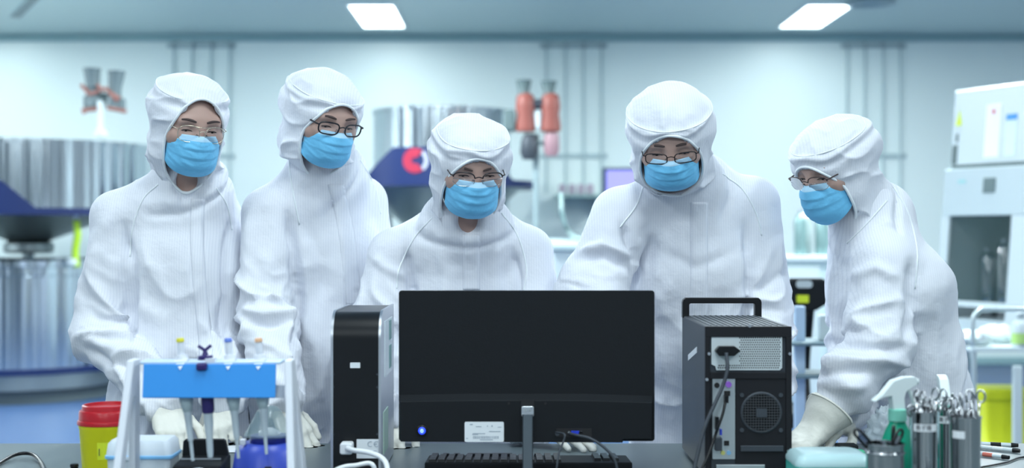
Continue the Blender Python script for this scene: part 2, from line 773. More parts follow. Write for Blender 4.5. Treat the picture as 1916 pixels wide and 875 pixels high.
def hand_chain(curl, spread=1.0, thumb=0.0):
    """joint positions in the hand frame (x thumb side, y along fingers, z back of hand)"""
    out = []
    for k, (m, ls, r, sp) in enumerate(FING):
        cu = curl[k] if isinstance(curl, (list, tuple)) else curl
        pts = [np.array(m)]
        ang = cu * 0.5
        for i, l in enumerate(ls):
            d = np.array([math.sin(sp * spread) * math.cos(ang), math.cos(sp * spread) * math.cos(ang), -math.sin(ang)])
            pts.append(pts[-1] + d * l)
            ang += cu * (1.0 if i == 0 else 0.7)
        out.append((pts, r))
    th = [np.array([.022, .022, -.006]), np.array([.046 + thumb * .012, .052, -.014]),
          np.array([.055 + thumb * .022, .080, -.019]), np.array([.052 + thumb * .030, .106, -.024])]
    out.append((th, .0118))
    return out


def hand_fields(w, H, curl, spread, thumb, off):
    """fields of palm and fingers in room space; off swells the surface"""
    fs = []
    T = lambda q: np.asarray(w) + H @ np.asarray(q)
    pl = []
    for (m, ls, r, sp) in FING:
        pl.append(ecap(T((m[0] * .55, .004, -.002)), T(m), .0150 + off, .0118 + off))
    pl.append(ecap(T((.012, .012, -.006)), T((.034, .045, -.012)), .0165 + off, .0145 + off))
    pl.append(ecap(T((-.012, .015, -.006)), T((-.026, .06, -.008)), .016 + off, .013 + off))
    palm = union(pl, .012)
    fing = []
    for pts, r in hand_chain(curl, spread, thumb):
        rr = [r * 1.05, r, r * .93, r * .82]
        fing.append(union([ecap(pts[i], pts[i + 1], rr[i] + off, rr[i + 1] + off) for i in range(3)], .003)
                    if False else union([ecap(T(pts[i]), T(pts[i + 1]), rr[i] + off, rr[i + 1] + off) for i in range(3)], .003))

    def f(p):
        d = palm(p)
        for g in fing:
            d = smin(d, g(p), .007)
        return d
    return f, fing


def superell(hw, hh, n, flat=0.0, k=40):
    out = []
    for i in range(k):
        a = 2 * math.pi * i / k
        c, s = math.cos(a), math.sin(a)
        x = hw * math.copysign(abs(c) ** (2 / n), c)
        z = hh * math.copysign(abs(s) ** (2 / n), s)
        if z < 0:
            x *= 1 - flat * (-z / hh)
        out.append((x, z))
    return out


def build_person(S):
    c = np.asarray(S['head'], float)
    M = head_axes(*S['hrot'])
    ZS = np.array([1.0, 1.0, S.get('zs', .95)])
    toW = lambda q: c + (np.asarray(q, float) * ZS) @ M.T
    toL = lambda V_: ((V_ - c) @ M) / ZS
    neck = np.asarray(S['neck'], float)
    chest, waist, pelvis = (np.asarray(S[k], float) for k in ('chest', 'waist', 'pelvis'))
    lat = unit(S['lat'])
    shs, els, wrs = S['sh'], S['el'], S['wr']
    feet = S['feet']
    loc = np.array([(feet[0][0] + feet[1][0]) / 2, (feet[0][1] + feet[1][1]) / 2, 0.0])
    R = root('person', loc, S['label'], 'person', 'cleanroom staff behind the bench')
    hips = [pelvis + lat * s * .085 + np.array([0, 0, -.06]) for s in (-1, 1)]
    knees = [(h + np.array([f[0], f[1], .1])) / 2 + np.array([0, -.03, 0]) for h, f in zip(hips, feet)]
    ank = [np.array([f[0], f[1], .10]) for f in feet]
    fw = np.cross(lat, [0, 0, 1.0])
    if fw[1] > 0:
        fw = -fw
    fw = unit(S.get('footdir', fw))
    toe = [a + fw * .15 + np.array([0, 0, -.055]) for a in ank]
    heel = [a - fw * .05 + np.array([0, 0, -.055]) for a in ank]
    # hands -----------------------------------------------------------------
    Hs = []
    for k in (0, 1):
        f_, u_ = unit(S['hand'][k][0]), np.asarray(S['hand'][k][1], float)
        u_ = unit(u_ - f_ * u_.dot(f_))
        r_ = np.cross(f_, u_)
        th = r_ if S['hand'][k][2] == 'L' else -r_
        Hs.append(np.stack([th, f_, u_], 1))
    # body (skin) -------------------------------------------------------------
    hf = head_field(c, M, neck + np.array([0, 0, -.02]), ZS)
    bf = [ecap(neck + [0, 0, -.04], chest, (.07, .06), (.125, .085), lat), ecap(chest, waist, (.135, .09), (.12, .085), lat),
          ecap(waist, pelvis, (.12, .085), (.135, .095), lat), ecap(shs[0], shs[1], .042)]
    for k in (0, 1):
        bf += [ecap(shs[k], els[k], .042, .036), ecap(els[k], wrs[k], .036, .026)]
        bf += [ecap(hips[k], knees[k], .075, .052), ecap(knees[k], ank[k], .052, .036), ecap(ank[k] + [0, 0, -.03], toe[k], .030, .024),
               ecap(ank[k] + [0, 0, -.03], heel[k], .030, .026)]
    hand_skin = [hand_fields(wrs[k], Hs[k], S['hand'][k][3], S['hand'][k][4], S['hand'][k][5], -.0026)[0] for k in (0, 1)]
    trunk = union(bf, .03)

    def body(p):
        d = smin(hf(p), trunk(p), .02)
        for g in hand_skin:
            d = smin(d, g(p), .01)
        return d
    allp = np.array([c + [0, 0, .14], c + [.12, .13, 0], c - [.12, .13, 0]] + list(shs) + list(els) + list(wrs) + list(toe) + list(heel) + [chest, pelvis])
    lo, hi = allp.min(0) - .12, allp.max(0) + .12
    lo[2] = -.01
    fine = [[(c[i] - .1, c[i] + .115)] for i in range(3)]
    fine[2] = [(c[2] - .13, c[2] + .12)]
    hfine = [[], [], []]
    for k in (0, 1):
        hc = np.asarray(wrs[k]) + Hs[k] @ np.array([0.01, .075, -.01])
        for i in range(3):
            ext = np.abs(Hs[k][i]) @ np.array([.06, .11, .04])
            hfine[i].append((hc[i] - ext, hc[i] + ext))
    gx = [axis_grid(lo[i], hi[i], .011, fine[i], .0024) for i in range(3)]
    # merge the hand intervals at 3.2 mm
    gx = []
    for i in range(3):
        out = [lo[i]]
        while out[-1] < hi[i]:
            x = out[-1]
            st = .011
            if any(a - .011 <= x <= b for a, b in hfine[i]):
                st = .0034
            if any(a - .011 <= x <= b for a, b in fine[i]):
                st = .0024
            out.append(x + st)
        gx.append(np.array(out))
    V, Q = sdf_mesh(body, *gx)
    V = relax(V, Q, 1, .4)
    mk('body', V, Q, M_SKIN, R, offset=loc)
    q = toL(V)
    hv = np.abs(q).max(1) < .14
    bvh_head = BVHTree.FromPolygons(V.tolist(), Q[hv[Q].all(1)].tolist())

    def face_hit(x, z):
        o = toW((x, .3, z))
        h = bvh_head.ray_cast(Vector(o), Vector(-M[:, 1]))
        return None if h[0] is None else np.array(h[0])
    hx, otop, obot = S.get('open', (.068, .058, -.150))
    hz, zc = (otop - obot) / 2, (otop + obot) / 2
    # eyes, lashes, brows -----------------------------------------------------
    for s in (-1, 1):
        e = MB()
        ec = toW((s * .032, .0725, -.004))
        gaze = unit(M @ np.array([0, 1, -.55]))
        a = Vector(gaze).orthogonal().normalized()
        b = Vector(gaze).cross(a)
        nr, ns = 10, 16
        vv = []
        for i in range(nr + 1):
            t = math.pi * i / nr
            for k in range(ns):
                ph = 2 * math.pi * k / ns
                vv.append(ec + .0122 * (gaze * math.cos(t) + (np.array(a) * math.cos(ph) + np.array(b) * math.sin(ph)) * math.sin(t)))
        for i in range(nr):
            e.m = 1 if i < 2 else 0
            e.add([], [])
            base = 0
        ff, mm = [], []
        for i in range(nr):
            for k in range(ns):
                ff.append((i * ns + k, i * ns + (k + 1) % ns, (i + 1) * ns + (k + 1) % ns, (i + 1) * ns + k))
                mm.append(1 if i < 2 else 0)
        mk('eye', vv, ff, [M_EYEW, M_IRIS], R, mi=mm, offset=loc)
        pts = [face_hit(s * .032 + dx, -.004 - 45 * dx * dx * .35 + .001) for dx in np.linspace(-.0125, .0125, 9)]
        pts = [p_ + M[:, 1] * .0006 for p_ in pts if p_ is not None]
        MB().tube(pts, [.0005] + [.0012] * (len(pts) - 2) + [.0005], 6).build('eyelashes', M_HAIR, R, smooth=True, offset=loc)
        pts = []
        bt = S.get('brow', 0.0)
        for t in np.linspace(0, 1, 9):
            bx_, bz_ = s * (.013 + .040 * t), .0195 + S.get('browz', 0.0) + .005 * math.sin(t * 2.6) + bt * (t - .5)
            h = face_hit(bx_, bz_)
            if h is not None and (bx_ / hx) ** 2 + ((bz_ - zc) / hz) ** 2 < .86:
                pts.append(h + M[:, 1] * .0002)
        if len(pts) < 3:
            continue
        m_ = MB().tube(pts, [.0018, .0028, .0032, .0032, .0030, .0027, .0024, .0018, .0010][:len(pts)], 8)
        m_.build('eyebrow', M_BROW, R, smooth=True, offset=loc)
    # hair ----------------------------------------------------------------------
    cranh = ellip((0, -.014, .031), (.0785, .0965, .081))
    hl = S.get('hairline', .016)

    def hair(p):
        qq = ((p - A3(c)) @ A3(M)) / A3(ZS)
        d = cranh(qq)
        keep = hl - (qq[:, 2] * .82 - qq[:, 1] * .58)
        side = np.maximum(.045 - np.abs(qq[:, 0]), np.maximum(qq[:, 1] - .022, -.035 - qq[:, 2]))
        side2 = np.maximum(qq[:, 1] + .01, -.075 - qq[:, 2])
        keep = np.minimum(np.minimum(keep, side), side2)
        return np.maximum(d, keep)
    g = [axis_grid(c[i] - .13, c[i] + .13, .0035) for i in range(3)]
    hV, hQ = sdf_mesh(hair, *g)
    mk('hair', relax(hV, hQ, 2), hQ, M_HAIR, R, offset=loc)
    # coverall -------------------------------------------------------------------
    W = S.get('width', 1.0)
    D = S.get('depth', 1.0)
    tr = [ecap(chest + (neck - chest) * .45, chest, (.135 * W, .095 * D), (.182 * W, .132 * D), lat),
          ecap(chest, waist, (.182 * W, .132 * D), (.185 * W, .135 * D), lat),
          ecap(waist, pelvis, (.185 * W, .135 * D), (.19 * W, .145 * D), lat)]
    for k in (0, 1):
        tr.append(ecap(neck + (shs[k] - neck) * .14 + np.array([0, .01, -.012]), shs[k], .070, .064))
    for k in (0, 1):
        tr += [ecap(hips[k], knees[k], .105, .085), ecap(knees[k], ank[k], .085, .075)]
    torso = union(tr, .06)
    up_col = unit(c + M @ np.array([0, -.02, -.09]) - neck)
    collar = ecap(neck - up_col * .035, neck + up_col * .022, (.098, .090), (.083, .078), lat)
    vn = S.get('vneck')
    notch = ellip(toW((0, .072, vn)), (.036, .082, .052), M) if vn else None
    ar = S.get('arm_r', (.070, .066, .060, .046))
    arms = []
    for k in (0, 1):
        arx = ar[k] if isinstance(ar[0], (tuple, list)) else ar
        mid = (np.asarray(els[k]) + np.asarray(wrs[k])) / 2
        arms.append(union([ecap(shs[k], els[k], arx[0], arx[1]), ecap(els[k], mid, arx[1] * 1.02, arx[2]), ecap(mid, np.asarray(wrs[k]) + (unit(np.asarray(els[k]) - wrs[k]) * .045 if S.get('over', (0, 0))[k] else 0), arx[2], arx[3])], .02))

    def suit(p):
        d = smin(torso(p), collar(p), .045)
        for g in arms:
            d = smin(d, g(p), .018)
        if notch is not None:
            d = smax(d, -notch(p), .014)
        return d
    lo2 = np.minimum(lo, (np.array(list(shs) + list(els) + [pelvis, chest]) - .24).min(0))
    hi2 = np.maximum(hi, (np.array(list(shs) + list(els) + [pelvis, chest]) + .24).max(0))
    lo2[2] = .02
    hi2[2] = neck[2] + .14
    gx = [axis_grid(lo2[i], hi2[i], .0062) for i in range(2)] + [axis_grid(lo2[2], hi2[2], .016, [(.72, 2.2)], .0062)]
    V, Q = sdf_mesh(suit, *gx)
    # cut the collar open at the top and the cuffs
    V = relax(V, Q, 2, .5)
    N = vnormals(V, Q)
    sd = S.get('seed', 0) * 7.31
    # drape of the body cloth
    low = np.clip((neck[2] - .08 - V[:, 2]) / .25, 0, 1)
    wob = np.stack([vnoise(V * 5 + sd), vnoise(V * 5 + sd + 9), vnoise(V * 5 + sd + 17)], 1) - .5
    pz = (V + wob * .10)
    drape = ridged(pz * np.array([7.5, 7.5, 1.9]) + sd) ** 4 - .2
    broad = vnoise(V * np.array([6, 6, 4]) + sd + 3) - .5
    fine_ = ridged((V + wob * .07) * np.array([17, 17, 9]) + sd + 21) ** 3 - .25
    disp = (.022 * drape + .010 * broad + .007 * fine_) * low
    # sleeves: folds that run round the arm, strongest at the elbow
    for k in (0, 1):
        ps = [np.asarray(shs[k]), np.asarray(els[k]), np.asarray(wrs[k])]
        L1, L2 = np.linalg.norm(ps[1] - ps[0]), np.linalg.norm(ps[2] - ps[1])
        d1, t1 = seg_dist(V, ps[0], ps[1])
        d2, t2 = seg_dist(V, ps[1], ps[2])
        use2 = d2 < d1
        s_ = np.where(use2, L1 + t2 * L2, t1 * L1)
        da = np.minimum(d1, d2)
        foot = np.where(use2[:, None], ps[1] + t2[:, None] * (ps[2] - ps[1]), ps[0] + t1[:, None] * (ps[1] - ps[0]))
        rad = (V - foot) / np.maximum(np.linalg.norm(V - foot, axis=1, keepdims=True), 1e-6)
        wgt = np.clip(1.6 - da / .075, 0, 1) * np.clip((s_ - .05) / .08, 0, 1)
        bend = unit(ps[1] - (ps[0] + ps[2]) / 2 + 1e-4)
        cb = rad @ bend
        wgt = wgt * (1 - S.get('over', (0, 0))[k] * use2 * np.clip((t2 - .35) / .3, 0, 1))
        ss = s_ + .05 * cb + .035 * (vnoise(V * 9 + sd + k * 5) - .5)
        co = np.stack([ss * 11.5 + .55 * (rad @ np.cross(bend, unit(ps[2] - ps[0]))), rad[:, 0] * .8 + k * 3, rad[:, 2] * .8 + sd], 1)
        fold = ridged(co) ** 4 - .2
        co2 = np.stack([ss * 30, rad[:, 0] * 1.6 + k * 3, rad[:, 1] * 1.6 + sd], 1)
        fold2 = ridged(co2) ** 2 - .33
        near = np.exp(-((s_ - L1) / .14) ** 2) * (1 - .45 * cb) + .9 * (not S.get('over', (0, 0))[k]) * np.exp(-((s_ - L1 - L2 * .85) / .09) ** 2) + .35 * (1 - S.get('over', (0, 0))[k] * use2 * np.clip((t2 - .4) / .3, 0, 1))
        disp = disp * (1 - .8 * wgt) + wgt * near * (.026 * fold + .006 * fold2)
    # stand-up collar: stepped band with small gathers
    hc_ = (V - neck) @ up_col
    rc_ = np.linalg.norm((V - neck) - hc_[:, None] * up_col, axis=1)
    colw = np.clip((.155 - rc_) / .03, 0, 1)
    disp += colw * (-.010 * np.exp(-((hc_ + .012 + .010 * (vnoise(V * 14 + sd) - .5)) / .007) ** 2) + .006 * np.exp(-((hc_ - .012) / .013) ** 2))
    disp += colw * np.clip(1 - np.abs(hc_ - .005) / .05, 0, 1) * .006 * (ridged(np.stack([V[:, 0] * 34, V[:, 1] * 34, V[:, 2] * 7], 1) + sd) ** 2 - .35)
    # creases read off the figure
    px = proj(V)
    vd = unit([0, 0, 1])
    tocam = np.array([0, 0, CAMZ]) - V
    tocam /= np.linalg.norm(tocam, axis=1, keepdims=True)
    facing = np.clip((N * tocam).sum(1) * 3, 0, 1)
    for (poly, wd, amp) in S.get('creases', []):
        best = np.full(len(V), 1e9)
        tb = np.zeros(len(V))
        for i in range(len(poly) - 1):
            a, b = np.array(poly[i], float), np.array(poly[i + 1], float)
            d, t = seg_dist(px, a, b)
            up = d < best
            best = np.where(up, d, best)
            tb = np.where(up, (i + t) / (len(poly) - 1), tb)
        dm = best / FPX * V[:, 1]
        taper = np.clip(np.sin(np.pi * np.clip(tb * .9 + .05, 0, 1)) * 1.6, 0, 1)
        disp += 1.35 * amp * np.exp(-(dm / wd) ** 2) * taper * facing
    for k in (0, 1):
        if S.get('over', (0, 0))[k]:
            dw = np.linalg.norm(V - np.asarray(wrs[k]), axis=1)
            disp = disp * np.clip((dw - .09) / .05, 0, 1) - .006 * np.clip((.12 - dw) / .04, 0, 1)
    V = V + N * disp[:, None]
    V = relax(V, Q, 1, .35)
    cov = mk('coverall', V, Q, M_SUIT, R, offset=loc)
    bvh = BVHTree.FromPolygons(V.tolist(), Q.tolist())

    def on_cloth(px_, py_):
        d = Vector(P(px_, py_, 1.0) - np.array([0, 0, CAMZ])).normalized()
        h = bvh.ray_cast(Vector((0, 0, CAMZ)), d)
        if h[0] is None:
            return None, None
        return np.array(h[0]), np.array(h[1])
    # front zip flap -----------------------------------------------------------------
    if 'zip' in S:
        path = smooth_path([(x, y, 0) for x, y in S['zip']], 14)
        wpx = S.get('zipw', 26)
        rows = []
        for p_ in path:
            row = []
            for f_ in np.linspace(-.5, .5, 7):
                h, n = on_cloth(p_[0] + f_ * wpx, p_[1])
                if h is None:
                    row = None
                    break
                row.append(h + np.array([0, -1, .1]) * (.0035 if abs(f_) < .45 else -.002))
            if row:
                rows.append(row)
        n = 7
        VV = [v for r_ in rows for v in r_]
        FF = [(i * n + k, i * n + k + 1, (i + 1) * n + k + 1, (i + 1) * n + k) for i in range(len(rows) - 1) for k in range(n - 1)]
        if FF:
            o = mk('zip_flap', VV, FF, M_SUIT, cov, offset=loc)
            so = o.modifiers.new('cloth', 'SOLIDIFY')
            so.thickness = .0015
    for poly in S.get('seams', []):
        pts = []
        for p_ in smooth_path([(x, y, 0) for x, y in poly], 10):
            h, n = on_cloth(p_[0], p_[1])
            if h is not None:
                pts.append(h + n * .0004)
        if len(pts) > 3:
            MB().tube(pts, .0021, 6).build('seam', M_SEAM, cov, smooth=True, offset=loc)
    # hood ---------------------------------------------------------------------------
    ctop = S.get('ctop', .125)
    hw = S.get('hoodw', 1.0)
    crown = ellip((0, -.020, .045), (.098 * hw, .116, ctop - .045))
    band = ellip((0, -.008, .020), (.094 * hw, .112, .075))
    wrap = ellip((0, -.004, -.050), (.084 * hw, .094, .088))
    nloc = ((neck - c) @ M) / ZS
    drp = ecap((0, -.022, -.07), tuple(nloc), (.078 * hw, .082), (.080, .076), X=np.array([1.0, 0, 0]))

    def hood_solid(qq):
        d = smin(crown(qq), band(qq), .02)
        d = smin(d, wrap(qq), .03)
        return smin(d, drp(qq), .035)

    def hood(p):
        qq = ((p - A3(c)) @ A3(M)) / A3(ZS)
        d = hood_solid(qq)
        d = np.maximum(d, -(d + .0072))
        lowz = np.clip(-(qq[:, 2] - zc) / hz, 0, 1)
        k = np.sqrt((qq[:, 0] / (hx * (1 - .42 * lowz ** 3))) ** 2 + ((qq[:, 2] - zc) / hz) ** 2)
        op = np.maximum((k - 1) * hx, -qq[:, 1] - .0)
        return smax(d, -op, .003)
    ext = np.array([neck - .13, neck + .13, c - .16, c + .17])
    g = [axis_grid(ext[:, i].min(), ext[:, i].max(), .0036) for i in range(3)]
    V, Q = sdf_mesh(hood, *g)
    V = relax(V, Q, 2, .5)
    N = vnormals(V, Q)
    qq = toL(V)
    lowz = np.clip(-(qq[:, 2] - zc) / hz, 0, 1)
    ke = np.sqrt((qq[:, 0] / (hx * (1 - .42 * lowz ** 3))) ** 2 + ((qq[:, 2] - zc) / hz) ** 2)
    rim = np.clip((ke - 1.02) / .25, 0, 1) * (qq[:, 1] > 0) + 1.0 * (qq[:, 1] <= 0)
    inner = ((hood_solid(qq.astype(np.float32)) < -.003))
    side = np.where(inner, -1.0, 1.0)
    wob = np.stack([vnoise(qq * 14 + sd), vnoise(qq * 14 + sd + 9), vnoise(qq * 14 + sd + 17)], 1) - .5
    q2 = qq + wob * .035
    top = np.clip((qq[:, 2] - .055) / .03, 0, 1)
    f1 = ridged(q2 * np.array([13, 13, 19]) + sd) ** 3 - .25
    f2 = ridged(q2 * np.array([26, 26, 9]) + sd + 4) ** 2 - .33
    jawz = np.clip((-.03 - qq[:, 2]) / .06, 0, 1)
    dz = rim * (.0085 * f1 * (1 - top * .5) + .0040 * f2 + .008 * f1 * jawz)
    # the crown panel stands proud of the head band
    tilt = qq[:, 2] - S.get('crownz', .078) + .22 * qq[:, 1] * S.get('crownt', 1.0) + .006 * np.sin(qq[:, 0] * 60 + sd)
    dz += .0042 * np.exp(-(tilt / .006) ** 2) - .004 * np.exp(-((tilt + .016) / .010) ** 2)
    # brow edge gathers
    dz = dz - .0018 * inner
    V = V + N * (dz * side)[:, None]
    hoodo = mk('hood', V, Q, M_HOOD, R, offset=loc)
    bh = BVHTree.FromPolygons(V.tolist(), Q.tolist())
    pts = []
    for i in range(72):
        a = 2 * math.pi * i / 72
        lz = max(0, -math.sin(a))
        x, z = hx * 1.035 * (1 - .42 * lz ** 3) * math.cos(a), zc + hz * 1.03 * math.sin(a)
        h = bh.ray_cast(Vector(toW((x, .35, z))), Vector(-M[:, 1]))
        if h[0] is not None and toL(np.array(h[0]))[1] > 0:
            pts.append(np.array(h[0]) + M[:, 1] * .0005)
        elif pts:
            pts.append(pts[-1])
    arr = np.array(pts)
    for _ in range(2):
        arr = (np.roll(arr, 1, 0) + arr * 2 + np.roll(arr, -1, 0)) / 4
    MB().tube(list(arr), .0036, 8, closed=True).build('face_edge_binding', M_SEAM, hoodo, smooth=True, offset=loc)
    # seam where the crown panel meets the head band
    pts = []
    for i in range(48):
        a = 2 * math.pi * i / 48
        ca, sa = math.cos(a), math.sin(a)
        z = S.get('crownz', .078) - .22 * .105 * sa * S.get('crownt', 1.0)
        hh_ = bh.ray_cast(Vector(toW((.25 * ca, -.01 + .25 * sa, z + .03))), Vector(unit(M @ np.array([-ca, -sa, -.12]))))
        if hh_[0] is not None:
            pts.append(np.array(hh_[0]) + np.array(hh_[1]) * .0010)
    if len(pts) > 40:
        arr = np.array(pts)
        for _ in range(2):
            arr = (np.roll(arr, 1, 0) + arr * 2 + np.roll(arr, -1, 0)) / 4
        MB().tube(list(arr), .0017, 6, closed=True).build('crown_seam', M_SEAM, hoodo, smooth=True, offset=loc)
    # face mask -----------------------------------------------------------------------
    nu, nv = 41, 33
    VV, FF, MI = [], [], []
    zt = S.get('masktop', -.014)
    zb = S.get('mzb', -.122)
    yp = ([0, .12, .3, .5, .7, .85, 1.0], [.101, .110, .1165, .116, .111, .100, .078])
    for j in range(nv):
        v = j / (nv - 1)
        for i in range(nu):
            u = -1 + 2 * i / (nu - 1)
            x = .0665 * math.sin(u * 1.42) / math.sin(1.42)
            zc_ = zt + (zb - zt) * v
            zs_ = (zt - .005) + (-.090 - (zt - .005)) * v
            w_ = abs(u) ** 2.0
            z = zc_ * (1 - w_) + zs_ * w_
            y0 = np.interp(v, *yp)
            yb = .040
            y = yb + (y0 - yb) * (math.cos(u * 1.42) - math.cos(1.42)) / (1 - math.cos(1.42)) * 1.0
            y = max(y, 0)
            y += .010 * math.exp(-(u / .2) ** 2) * math.exp(-((v - .02) / .22) ** 2)
            pl = (v * 4.2 - .35 + .18 * u * u) % 1.0
            mid = 1 - abs(u) ** 3
            if .12 < v < .93:
                y += (.0032 * (pl ** .7 - .5)) * (.35 + .65 * mid)
            cr = ridged(np.array([[u * 2.5 + sd, v * 7 + abs(u) * 2.2, sd + 2.0]]))[0] ** 2
            y += .0042 * (cr - .35) * (.4 + abs(u)) * (v > .1)
            VV.append(toW((x, y, z)))
    for j in range(nv - 1):
        for i in range(nu - 1):
            FF.append((j * nu + i, j * nu + i + 1, (j + 1) * nu + i + 1, (j + 1) * nu + i))
            MI.append(1 if j < 4 or (i < 1 or i >= nu - 2) and j < nv * .55 else 0)
    mo = mk('face_mask', VV, FF, [M_MASK, M_MASKT], R, mi=MI, offset=loc)
    so = mo.modifiers.new('layers', 'SOLIDIFY')
    so.thickness = .0015
    so.offset = -1
    for s in (-1, 1):
        a, b = toW((s * .0665, .040, zt - .005)), toW((s * .0665, .040, -.090))
        e = toW((s * .083, -.022, .004))
        e2 = toW((s * .085, -.030, -.020))
        MB().tube(smooth_path([a, e, e2, b], 8), .0014, 6).build('ear_loop', M_LOOP, mo, smooth=True, offset=loc)
    # glasses --------------------------------------------------------------------------
    G = S['glasses']
    gm = mat('glasses_' + G['name'], G['col'], rough=.25, metal=G.get('metal', 0.0))
    gm2 = mat('glasses_rim_' + G['name'], G.get('col2', G['col']), rough=.25, metal=G.get('metal2', G.get('metal', 0.0)))
    gz, gy = G.get('z', -.006), .112
    fr = MB()
    lensb = []

    def gp(x, z):
        return toW((x, gy - 2.2 * x * x - .1 * abs(x) + (z * .14), gz + z))
    ol = superell(G['w'], G['h'], G['n'], G.get('flat', 0))
    frames = MB()
    low = MB()
    for s in (-1, 1):
        cx_ = s * G.get('cx', .0335)
        pts = [gp(cx_ + (x if s > 0 else -x), z) for x, z in ol]
        if G.get('browline'):
            m0 = len(ol)
            topi = [i for i, (x, z) in enumerate(ol) if z > G['h'] * .05]
            frames.tube([pts[i] for i in topi], G['r'], 8)
            boti = [i for i in range(m0) if ol[i][1] <= G['h'] * .12]
            low.tube([pts[i] for i in boti], G.get('r2', .0007), 6)
        else:
            frames.tube(pts, G['r'], 8, closed=True)
        n = len(pts)
        cen = gp(cx_, 0)
        lensb.append(([cen] + pts, [(0, i + 1, (i + 1) % n + 1) for i in range(n)]))
        hinge = gp(s * (abs(cx_) + G['w'] * .97), G['h'] * .45)
        hinge2 = gp(s * (abs(cx_) + G['w'] + .006), G['h'] * .55)
        frames.tube([hinge, hinge2], G['r'], 8)
    zbz = G['h'] * .25
    xin = G.get('cx', .0335) - G['w'] * .98
    frames.tube(smooth_path([gp(-xin, zbz), gp(0, zbz + .004) + M[:, 1] * .002, gp(xin, zbz)], 6), G['r'] * .9, 8)
    if G.get('double'):
        zz = G['h'] * .93
        xi = G.get('cx', .0335) - G['w'] * .5
        frames.tube(smooth_path([gp(-xi, zz), gp(0, zz - .001) + M[:, 1] * .002, gp(xi, zz)], 6), G['r'] * .9, 8)
    go = frames.build('glasses', gm, R, smooth=True, offset=loc)
    if low.V:
        low.build('lower_rim', gm2, go, smooth=True, offset=loc)
    for VV, FF in lensb:
        lo_ = mk('lens', VV, FF, M_LENS, go, smooth=False, offset=loc)
    for s in (-1, 1):
        x1 = G.get('cx', .0335) + G['w'] + .006
        h2 = gp(s * x1, G['h'] * .55)
        MB().tube(smooth_path([h2, toW((s * .0705, .045, gz + G['h'] * .55 + .003)), toW((s * .0775, -.010, .004)), toW((s * .079, -.034, -.014))], 6),
                  G.get('rt', G['r']), 8).build('temple_arm', gm, go, smooth=True, offset=loc)
        np_ = MB().tube([gp(s * .011, -.002) + M[:, 1] * -.004, gp(s * .013, -.010) + M[:, 1] * -.005], .0028, 8)
        np_.build('nose_pad', M_LENS, go, smooth=True, offset=loc)
    # gloves ----------------------------------------------------------------------------
    for k in (0, 1):
        w, H = np.asarray(wrs[k], float), Hs[k]
        fld, fing = hand_fields(w, H, S['hand'][k][3], S['hand'][k][4], S['hand'][k][5], 0.0)
        bk = unit(np.asarray(els[k]) - w)
        arx = ar[k] if isinstance(ar[0], (tuple, list)) else ar
        over = S.get('over', (False, False))[k]
        if over:
            cuffs = ecap(w - bk * .012, w + bk * .07, (.036, .030), (arx[3] + .019, arx[3] + .019), X=H[:, 0])
        else:
            cuffs = ecap(w - bk * .012, w + bk * .05, (.030, .023), (.031, .025), X=H[:, 0])
        end = w + bk * (.060 if over else .050)

        def gl(p, fld=fld, cuffs=cuffs, end=end, bk=bk):
            d = smin(fld(p), cuffs(p), .02)
            return np.maximum(d, ((p - A3(end)) @ A3(bk)) - .0)
        hc = w + H @ np.array([.01, .075, -.01])
        ext = np.abs(H) @ np.array([.075, .125, .06])
        lo3 = np.minimum(hc - ext, w + bk * .08 - .07)
        hi3 = np.maximum(hc + ext, w + bk * .08 + .07)
        g = [axis_grid(lo3[i], hi3[i], .0026) for i in range(3)]
        V, Q = sdf_mesh(gl, *g)
        V = relax(V, Q, 1, .5)
        N = vnormals(V, Q)
        hq = (V - w) @ H
        cw = np.clip((.02 - hq[:, 1]) / .03, 0, 1)
        V = V + N * (cw * .004 * (ridged(np.stack([hq[:, 1] * 55, hq[:, 0] * 8 + sd, hq[:, 2] * 8], 1)) ** 2 - .3) +
                     (1 - cw) * .0012 * (ridged(hq * 60 + sd) ** 2 - .3))[:, None]
        V[:, 2] = np.maximum(V[:, 2], S.get('rest', .8005))
        go = mk('glove', V, Q, M_GLOVE, R, offset=loc)
        # rolled cuff bead
        a = unit(np.cross(bk, H[:, 0]))
        b = np.cross(a, bk)
        ring = []
        if not over:
            continue
        bvg = BVHTree.FromPolygons(V.tolist(), Q.tolist())
        for i in range(28):
            an = 2 * math.pi * i / 28
            dr = a * math.cos(an) + b * math.sin(an)
            h = bvg.ray_cast(Vector(w + bk * .056 + dr * .2), Vector(-dr))
            if h[0] is not None:
                ring.append(np.array(h[0]))
        if len(ring) > 10:
            MB().tube(ring, .0022, 8, closed=True).build('rolled_cuff', M_GLOVE, go, smooth=True, offset=loc)
    # overshoes --------------------------------------------------------------------------
    for k in (0, 1):
        sf = [ecap(ank[k] + [0, 0, .08], ank[k] + [0, 0, -.03], .082, .056), ecap(heel[k] + [0, 0, .01], toe[k] + [0, 0, .005], .047, .043)]
        u_ = union(sf, .03)

        def sh(p, u_=u_):
            return np.maximum(u_(p), .004 - p[:, 2])
        pa = np.array([heel[k], toe[k], ank[k]])
        g = [axis_grid(pa[:, i].min() - .1, pa[:, i].max() + .1, .008) for i in range(2)] + [axis_grid(-.01, .30, .008)]
        V, Q = sdf_mesh(sh, *g)
        V[:, 2] = np.maximum(V[:, 2], .001)
        mk('overshoe', V, Q, M_SHOE, R, offset=loc)
    return R


def hand_on(px, py, z=.80):
    """point on the bench seen at a pixel"""
    d = (CAMZ - z) * FPX / (py - 437.5)
    return P(px, py, d)

def Pz(px, z, d):
    return np.array([(px - 958.0) / FPX * d, d, z])


